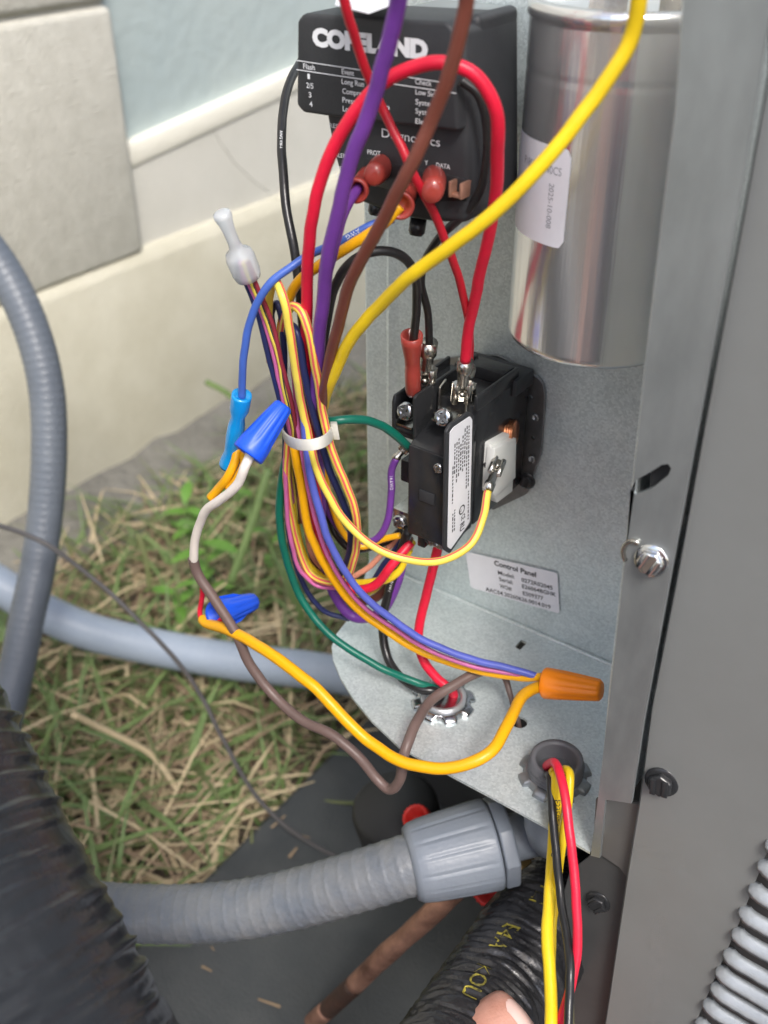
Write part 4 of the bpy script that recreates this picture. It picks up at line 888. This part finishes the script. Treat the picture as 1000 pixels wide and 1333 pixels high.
# ------------------------------------------------------------------ bushings, conduit and fittings
def locknut(c, r, mt, parent, lugs=8, h=.0032):
    mb = MB(); K = 96
    fr = lambda th, i: 1.0 if (math.sin(th*lugs) > -.35) else .86
    mb.lathe([(r*.72, 0), (r, 0), (r*1.0, h*.55), (r*.93, h*.8), (r*.80, h), (r*.72, h)], c, VZ, K, fr=lambda th, i: fr(th, i) if i in (1, 2, 3) else 1)
    return mb.build('locknut', mt, parent, 0)
def bushing(label, c, r, h, zmt, pmt):
    t = root('conduit_bushing', label, 'bushing', c, 'conduit bushings through the shelf')
    mb = MB(); prof = [(r*.72, -.012), (r, -.012)]; z = -.002
    while z < h-.002: prof += [(r*.96, z), (r*1.05, z+.0007), (r*1.05, z+.0009), (r*.96, z+.0016)]; z += .0017
    prof += [(r*.97, h), (r*.80, h), (r*.74, h-.001), (r*.72, -.010)]
    mb.lathe(prof, c, VZ, 48); mb.build('threaded_tube', pmt, t); locknut(Vector(c)+VZ*.0002, r*1.38, zmt, t)
bushing('left conduit bushing with bright zinc locknut, taking red, black and green wires', b1, .0090, .0050, zinc, mat('light_thread', (.50, .52, .54), .30, .7))
bushing('right conduit bushing with dark grey locknut and four supply wires', b2, .0094, .0100, zinc_dull, fit_dark)
# angled fitting under the right bushing
eb = root('conduit_fitting', 'ribbed grey conduit connector with hex end and elbow under the shelf', 'conduit fitting', at(595, 1108, .072))
F0, F1 = atd(536, 1124, .400), atd(664, 1092, .405); ax = (F1-F0).normalized()
d_m = .402; rN = 59*d_m/FPX; LN = (F1-F0).length
prof = [(rN*.64, -.001), (rN*.78, -.0006), (rN*.84, .001)]
mb = MB()
for i in range(9): t_ = i/8; prof.append((rN*(.86+.14*t_**.7), LN*(.04+.75*t_)))
prof += [(rN*.985, LN*.815), (rN*.82, LN*.82)]
mb.lathe(prof, F0, ax, 144, fr=lambda th, i: 1-(.024 if (math.sin(th*15) > .80 and 4 <= i <= 10) else 0)+(.010 if (.35 < math.sin(th*15) < .8 and 4 <= i <= 10) else 0)); mb.build('nut', fit_grey, eb)
mb = MB(); mb.lathe([(rN*.80, LN*.83), (rN*.98, LN*.835), (rN*1.01, LN*.85), (rN*1.01, LN*.965), (rN*.96, LN*.985), (rN*.6, LN*.99)], F0, ax, 8, smooth=False, ref=Matrix.Rotation(.3, 3, ax) @ ax.orthogonal()); mb.build('hex_flange', fit_grey, eb, bevel=.0008)
e0 = F0+ax*LN*.93; e2 = Vector((b2.x, b2.y, SHELF_Z-.002)); e1 = e0+ax*.016; e15 = Vector((b2.x, b2.y, (e1.z+e2.z)/2+.002))
mb = MB(); mb.tube(catmull([e0, e1, e1.lerp(e15, .55)+Vector((.003, 0, -.003)), e15, e2], 8), rN*.52, 24); mb.build('elbow', fit_grey, eb)
# conduit into the fitting
def ribbed(name, label, W, wpx, mt, pitch=9, amp=.03, k=14, group=None, r=None):
    C = pts(W); P = catmull(C, k); ds = sorted(dep(p) for p in C); r = r or wpx/2*ds[len(ds)//2]/FPX
    # resample evenly so the ribs stay regular
    S = [0]; 
    for i in range(1, len(P)): S.append(S[-1]+(P[i]-P[i-1]).length)
    step = r*.055; n = int(S[-1]/step); Q = []; j = 0
    for i in range(n+1):
        a = S[-1]*i/n
        while j < len(S)-2 and S[j+1] < a: j += 1
        Q.append(P[j].lerp(P[j+1], (a-S[j])/max(1e-9, S[j+1]-S[j])))
    mb = MB(); mb.tube(Q, r, 28, rf=lambda i, th: 1+amp*(max(0, math.cos(2*math.pi*i/pitch))**3-.3)+.004*math.sin(th*3+i*.05))
    return tag(mb.build(name, mt), label, 'conduit', group)
ribbed('flexible_conduit', 'ribbed grey flexible conduit with grit on it entering the big grey fitting', [('d', 566, 1117, .400), ('d', 540, 1124, .400), ('d', 480, 1143, .404), ('d', 400, 1166, .412), ('d', 320, 1183, .420), ('d', 240, 1190, .428), ('d', 160, 1188, .434), ('d', 80, 1180, .438), ('d', 0, 1168, .44), ('d', -100, 1150, .44)], 74, conduit_dirty, 9, .024)
ribbed('flexible_conduit', 'grey flexible conduit arching down the left side in front of the wall', [('d', -70, 270, .64), ('d', -20, 318, .645), ('d', 15, 370, .65), ('d', 45, 440, .655), ('d', 61, 510, .66), ('d', 64, 590, .665), ('d', 60, 660, .67), ('d', 49, 740, .67), ('d', 36, 800, .665), ('d', 22, 870, .66), ('d', 5, 940, .65), ('d', -20, 1040, .63)], 46, conduit_grey, 8, .020)
ribbed('flexible_conduit', 'pale grey conduit lying across the grass behind the wires', [('d', -80, 715, .76), ('d', 0, 762, .76), ('d', 50, 793, .765), ('d', 110, 820, .77), ('d', 200, 842, .77), ('d', 300, 860, .765), ('d', 400, 872, .755), ('d', 470, 884, .745), ('d', 560, 905, .73)], 49, conduit_pale, 8, .006)

# ------------------------------------------------------------------ pipes, valves, insulation
cp = root('copper_pipe', 'tarnished copper pipe slanting down under the grey fitting, partly blackened', 'pipe', at(480, 1260, .06))
W = [(600, 1150, .052), (580, 1172, .054), (545, 1205, .058), (500, 1245, .063), (462, 1282, .068)]
C = pts(W); rpipe = 14*dep(C[2])/FPX
mb = MB(); mb.tube(catmull(C, 8), rpipe, 20, rf=lambda i, th: 1+.03*math.sin(i*.6)+.02*math.sin(th*2+i)); mb.build('bare_pipe', copper, cp)
C = pts([(463, 1281, .068), (440, 1302, .070), (425, 1316, .072)]); mb = MB(); mb.tube(catmull(C, 6), rpipe*1.02, 20); mb.build('scorched_pipe', copper_burnt, cp)
C = pts([(427, 1314, .072), (405, 1333, .074), (370, 1365, .077), (310, 1420, .082)]); mb = MB(); mb.tube(catmull(C, 6), rpipe*1.0, 20); mb.build('bare_pipe', copper, cp)
def cap_cyl(label, a, b, rpx, mt, knurl=True):
    a, b = at(*a), at(*b); L = (b-a).length; r = rpx*dep(a)/FPX; mb = MB()
    mb.lathe([(r*.9, 0), (r, L*.06), (r, L*.85), (r*.93, L), (r*.7, L), (r*.6, L*.7), (0, L*.7)], a, b-a, 40, fr=lambda th, i: 1+(.04*math.cos(th*20) if knurl and 0 < i < 4 else 0))
    return mb.build('valve_cap', mt)
tag(cap_cyl('', (556, 1082, .030), (541, 1064, .040), 18, red_cap), 'red plastic valve cap above the grey conduit fitting', 'valve cap', 'red service valve caps')
tag(cap_cyl('', (652, 1140, .035), (636, 1160, .050), 24, red_cap), 'red plastic valve cap below the grey conduit fitting', 'valve cap', 'red service valve caps')
vb = root('service_valve', 'brass service valve body with hex nut behind the supply wires', 'valve', at(695, 1130, .045))
mb = MB(); mb.lathe([(.008, 0), (.0098, .001), (.0098, .011), (.008, .0125), (.005, .0125)], atd(692, 1136, .428), (-.20, -.9, .25), 6, smooth=False); mb.build('hex_nut', brass, vb, bevel=.0008)
mb = MB(); mb.lathe([(.007, 0), (.007, .05)], atd(694, 1135, .430), (.25, 1, -.1), 20); mb.build('valve_body', brass, vb); mb = MB(); mb.lathe([(.006, 0), (.006, .04)], at(640, 1135, .03), (.9, .3, .1), 20); mb.build('outlet', brass, vb)
mb = MB(); mb.lathe([(.020, 0), (.022, .002), (.022, .03), (.019, .034), (0, .034)], atz(528, 1095, PZ+.10), (-.1, -.2, 1), 28); tag(mb.build('accumulator', mat('dark_steel', (.025, .026, .028), .5, .3)), 'dark grey rounded metal drum in the shadow under the shelf', 'drum')
mb = MB(); C = pts([(596, 1160, .05), (590, 1172, .052), (575, 1178, .053), (562, 1172, .052), (565, 1160, .05)]); mb.tube(catmull(C, 6), .0009, 8); tag(mb.build('cap_tether', zinc_dull), 'thin wire loop of the lower red valve cap', 'tether')
# wrinkled black insulation, right one with yellow print
def wrinkled(P0, r, mt, name, parent, segs=72, step=.0011, amp=.05, seed=1, freq=1., rings=0, stripes=None):
    C = catmull(P0, 12); S = [0]
    for i in range(1, len(C)): S.append(S[-1]+(C[i]-C[i-1]).length)
    n = int(S[-1]/step); Q = []; j = 0
    for i in range(n+1):
        a = S[-1]*i/n
        while j < len(S)-2 and S[j+1] < a: j += 1
        Q.append(C[j].lerp(C[j+1], (a-S[j])/max(1e-9, S[j+1]-S[j])))
    from mathutils import noise
    def rf(i, th):
        s = i*step/(r if not rings else .038); v = Vector((math.cos(th)*.9+seed, math.sin(th)*.9, s*3.2*freq)); wv = noise.noise(v*1.1)*1.6
        a = noise.noise(Vector((math.cos(th)*1.1+seed*2, math.sin(th)*1.1, s*7.5*freq+wv))); b = 1-abs(a)*2.2
        c_ = noise.noise(Vector((math.cos(th)*2.4, math.sin(th)*2.4+seed, s*13*freq)))
        return 1+amp*(max(-.3, b)*.8+.3*c_) + (rings*(.55+.9*noise.noise(Vector((th*1.5, s*2.2, seed))))*max(0, math.cos(s*34+th*.8+4*noise.noise(Vector((th, s*2.5, 2)))))**2 if rings else 0)
    mb = MB(); mb.tube(Q, r, segs, 0, TOCAM, None, rf=rf)
    if rings:      # pale faces paint highlights onto the ridges as colour
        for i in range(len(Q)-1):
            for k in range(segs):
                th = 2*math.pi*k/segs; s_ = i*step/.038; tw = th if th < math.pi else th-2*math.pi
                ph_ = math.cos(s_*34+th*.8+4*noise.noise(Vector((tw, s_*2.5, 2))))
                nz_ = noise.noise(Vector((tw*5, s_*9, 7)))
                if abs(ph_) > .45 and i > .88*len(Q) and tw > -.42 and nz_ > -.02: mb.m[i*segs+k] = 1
    o = mb.build(name, mt, parent); return o, Q, (lambda a, th: rf(a/step, th))
ins = root('pipe_insulation', 'wrinkled black foam pipe insulation with yellow print under the thumb', 'pipe insulation', atd(640, 1250, .37))
Pi = [atd(760, 1120, .455), atd(727, 1175, .425), atd(684, 1240, .395), atd(634, 1318, .37), atd(585, 1395, .345), atd(520, 1490, .32)]
ri = 72*.39/FPX
o, Q, rfi = wrinkled(Pi, ri, rubber, 'foam_sleeve', ins, amp=.075, seed=3, freq=1.25, segs=96, step=.0008)
for tx_, st_, sz_, sd_ in (('TLI', .056, .0090, -.92), ('E4A', .080, .0085, -.95), ('KOU', .104, .0085, -1.0)):
    wire_print(Q, ri, tx_, st_, sz_, ink_y, ins, side=sd_, rfun=rfi)
hose = root('wrapped_hose', 'large black tape-wrapped hose, out of focus at lower left', 'hose', atd(20, 1200, .29))
rh = .064
edge_pts = [(-330, 150), (-170, 420), (-70, 640), (0, 825), (45, 930), (105, 1065), (170, 1200), (232, 1333), (300, 1470)]
dd = .225; offp = rh*FPX/dd
Ph = []
for i, (x, y) in enumerate(edge_pts):
    a = edge_pts[max(0, i-1)]; b = edge_pts[min(len(edge_pts)-1, i+1)]; tx, ty = b[0]-a[0], b[1]-a[1]; L = math.hypot(tx, ty); nx_, ny_ = -ty/L, tx/L
    Ph.append(atd(x+nx_*offp*1.0, y+ny_*offp*1.0, dd+.055-.010*i/8*4))
o, Q, _ = wrinkled(Ph, rh, [rubber2, rib_highlight], 'tape_wrap', hose, segs=120, step=.0010, amp=.012, seed=8, freq=1.3, rings=.030)
mb = MB(); mb.lathe([(.010, 0), (.013, .001), (.013, .016), (.011, .018), (0, .018)], atd(262, 1338, .56), (.2, -.3, 1), 24); tag(mb.build('blue_cap', mat('blue_cap_plastic', (.02, .16, .55), .4)), 'blue plastic cap just showing at the bottom edge beside the copper pipe', 'cap') if False else None

# ------------------------------------------------------------------ the hand: a thumb pressing on the insulation
per = root('person', 'bare thumb of a kneeling person in a red shirt, pressing on the black insulation', 'person', (.42, -.85, GZ))
from mathutils import Vector as V3
def skin_body(name, nodes, edges, mt, parent, rootv, lv=2):
    me = bpy.data.meshes.new(name); me.from_pydata([n[0] for n in nodes], edges, [])
    bm = bmesh.new(); bm.from_mesh(me); bm.verts.layers.skin.verify(); bm.to_mesh(me); bm.free()
    ho = bpy.data.objects.new(name, me); COL.objects.link(ho); ho.modifiers.new('skin', 'SKIN')
    for i, q in enumerate(me.skin_vertices[0].data):
        r = nodes[i][1]; q.radius = (r if isinstance(r, tuple) else (r, r)); q.use_root = (i == rootv)
    sm = ho.modifiers.new('sub', 'SUBSURF'); sm.levels = lv; sm.render_levels = lv
    dg = bpy.context.evaluated_depsgraph_get(); me2 = bpy.data.meshes.new_from_object(ho.evaluated_get(dg))
    bpy.data.objects.remove(ho); me2.materials.clear(); me2.materials.append(mt)
    bm = bmesh.new(); bm.from_mesh(me2); bm.verts.ensure_lookup_table(); seen = {}; isl = []
    for v in bm.verts:
        if v.index in seen: continue
        st_ = [v]; seen[v.index] = len(isl); grp = []
        while st_:
            a = st_.pop(); grp.append(a)
            for e in a.link_edges:
                b = e.other_vert(a)
                if b.index not in seen: seen[b.index] = len(isl); st_.append(b)
        isl.append(grp)
    if len(isl) > 1:
        big = max(isl, key=len); bmesh.ops.delete(bm, geom=[v for g in isl if g is not big for v in g], context='VERTS')
        print('islands', name, [(len(g)) for g in isl])
    bm.to_mesh(me2); bm.free()
    for p in me2.polygons: p.use_smooth = True; p.material_index = 0
    return link(name, me2, parent)
dT = .346
nodes = []; edges = []
def nd(p, r, prev=None):
    nodes.append((Vector(p), r)); k = len(nodes)-1
    if prev is not None: edges.append((prev, k))
    return k
pel = nd((.47, -.98, -.06), .13); ab = nd((.46, -.96, .07), .115, pel); ch = nd((.44, -.92, .22), .125, ab); ub = nd((.43, -.90, .33), .10, ch)
nk = nd((.415, -.875, .41), .05, ub); h1 = nd((.40, -.845, .475), .068, nk); h2 = nd((.395, -.84, .54), .084, h1); h3 = nd((.40, -.85, .60), .062, h2)
sr = nd((.28, -.86, .31), .058, ub); er = nd((.165, -.72, .06), .042, sr)         # left arm: reaches to the insulation
wr = nd(tuple(atd(330, 1830, dT+.05)), .026, er); pm = nd(tuple(atd(440, 1650, dT+.025)), .021, wr)
q = pm
for (x, y, dd_, r) in [(505, 1500, .004, .0170), (560, 1428, .0, .0140), (614, 1386, -.002, .0146), (650, 1354, -.002, .0146), (676, 1333, 0, .0140), (688, 1322, .001, .0112)]:
    q = nd(tuple(atd(x, y, dT+dd_)), r, q)
thumb_tip = [nodes[-4][0], nodes[-2][0], nodes[-1][0]]
for i, (fx, fy) in enumerate(((600, 1560), (612, 1625), (600, 1690), (570, 1750))):
    p_ = pm
    for (ax_, ay_, dd_, r) in [(450+20*i, 1600+62*i, .03, .0105), (fx-40, fy-18, .036, .0090), (fx+40, fy-50, .060, .0084), (fx+60, fy-95, .085, .0078), (fx+40, fy-125, .098, .0066)]:
        p_ = nd(tuple(atd(ax_, ay_, dT+dd_)), r, p_)
sl2 = nd((.58, -.90, .31), .058, ub); el2 = nd((.62, -.78, .12), .042, sl2); wl2 = nd((.45, -.60, .20), .027, el2); hl2 = nd((.40, -.55, .22), (.036, .018), wl2)
for i in range(4):
    b_ = nd((.38-.004*i, -.515, .245-.018*i), .009, hl2); nd((.355-.004*i, -.505, .25-.018*i), .008, b_)
tb = nd((.41, -.53, .265), .010, hl2); nd((.40, -.50, .275), .009, tb)
for sx in (-1, 1):
    hp_ = nd((.47+sx*.10, -.97, -.10), .092, pel); kn = nd((.46+sx*.17, -.66, -.235+.02*sx), .066, hp_); an = nd((.49+sx*.14, -1.05, -.285), .040, kn); nd((.49+sx*.14, -1.16, -.30), .035, an)
bo = skin_body('body', nodes, edges, skin_m, per, pel)
# clothes
nodes = []; edges = []
shirt_m = mat('red_shirt', (.66, .055, .08), .85, 0, (.56, .045, .065), 40, .6, .3, 700); trous_m = mat('grey_trousers', (.20, .21, .22), .85, 0, (.26, .27, .28), 60, .6, .3, 700)
a0_ = nd((.47, -.98, -.04), .146); a1_ = nd((.46, -.96, .07), .130, a0_); a2_ = nd((.44, -.92, .22), .140, a1_); a3_ = nd((.43, -.90, .325), .112, a2_); nd((.42, -.885, .365), .062, a3_)
s1_ = nd((.28, -.86, .31), .070, a3_); nd((.235, -.805, .215), .060, s1_); s2_ = nd((.58, -.90, .31), .070, a3_); nd((.598, -.85, .225), .060, s2_)
skin_body('shirt', nodes, edges, shirt_m, per, a0_)
nodes = []; edges = []
p0_ = nd((.47, -.98, -.07), .142)
for sx in (-1, 1):
    hp_ = nd((.47+sx*.10, -.97, -.10), .104, p0_); kn = nd((.46+sx*.17, -.66, -.235+.02*sx), .078, hp_); an = nd((.49+sx*.14, -1.03, -.275), .052, kn)
skin_body('trousers', nodes, edges, trous_m, per, p0_)
nodes = []; edges = []
hair_m = mat('brown_hair', (.03, .02, .014), .6, 0, (.05, .035, .025), 200, .6, .4, 500)
c0_ = nd((.405, -.862, .57), .082); nd((.405, -.865, .612), .066, c0_); nd((.41, -.90, .53), .072, c0_)
skin_body('hair', nodes, edges, hair_m, per, c0_)
mb = MB()
for sx in (-1, 1): mb.lathe([(.0, .0), (.008, .002), (.011, .007), (.0, .009)], (.395+sx*.03+.006, -.762, .548), (-.1, 1, 0), 16)
mb.build('eye', mat('eye_white', (.6, .6, .58), .2), per)
nodes = []; edges = []
n0_ = nd((.392, -.765, .535), .012); nd((.389, -.748, .512), .016, n0_); skin_body('nose', nodes, edges, skin_m, per, n0_)
mb = MB(); mb.tube([Vector((.365, -.775, .488)), Vector((.388, -.762, .485)), Vector((.412, -.772, .488))], .006, 10); mb.build('mouth', mat('lips', (.42, .16, .14), .4), per)
# thumb nail
td = (thumb_tip[2]-thumb_tip[0]).normalized()
from mathutils.bvhtree import BVHTree
bt = BVHTree.FromPolygons([v.co+WL[bo] for v in bo.data.vertices], [list(p.vertices) for p in bo.data.polygons])
nN = (ey*.70+ex*.10+TOCAM*.95).normalized(); td = (td-nN*td.dot(nN)).normalized(); sN = td.cross(nN).normalized(); nc_ = thumb_tip[1].lerp(thumb_tip[2], .5)
mb = MB(); V = []; NI, NJ = 12, 12
for i in range(NI+1):
    for j in range(NJ+1):
        u_ = i/NI; v_ = (j/NJ-.5)*2
        wN = 1-max(0, (u_-.6)/.4)**2.5*.5-max(0, (.3-u_)/.3)**2*.4; phi = v_*wN*.72
        dr = (sN*math.sin(phi)+nN*math.cos(phi)).normalized(); q = nc_+td*(u_-.52)*.0110+dr*.03
        h, n_, _, _ = bt.ray_cast(q, -dr)
        if h is None or (h-q).length > .03: h, n_, _, _ = bt.find_nearest(nc_+td*(u_-.52)*.0110+dr*.008)
        V.append(h+dr*(.00030+.00035*u_-.0003*abs(v_)**4))
mb.add(V, [[i*(NJ+1)+j, i*(NJ+1)+j+1, (i+1)*(NJ+1)+j+1, (i+1)*(NJ+1)+j] for i in range(NI) for j in range(NJ)], 0, True)
mb.build('nail', nail_m, per)
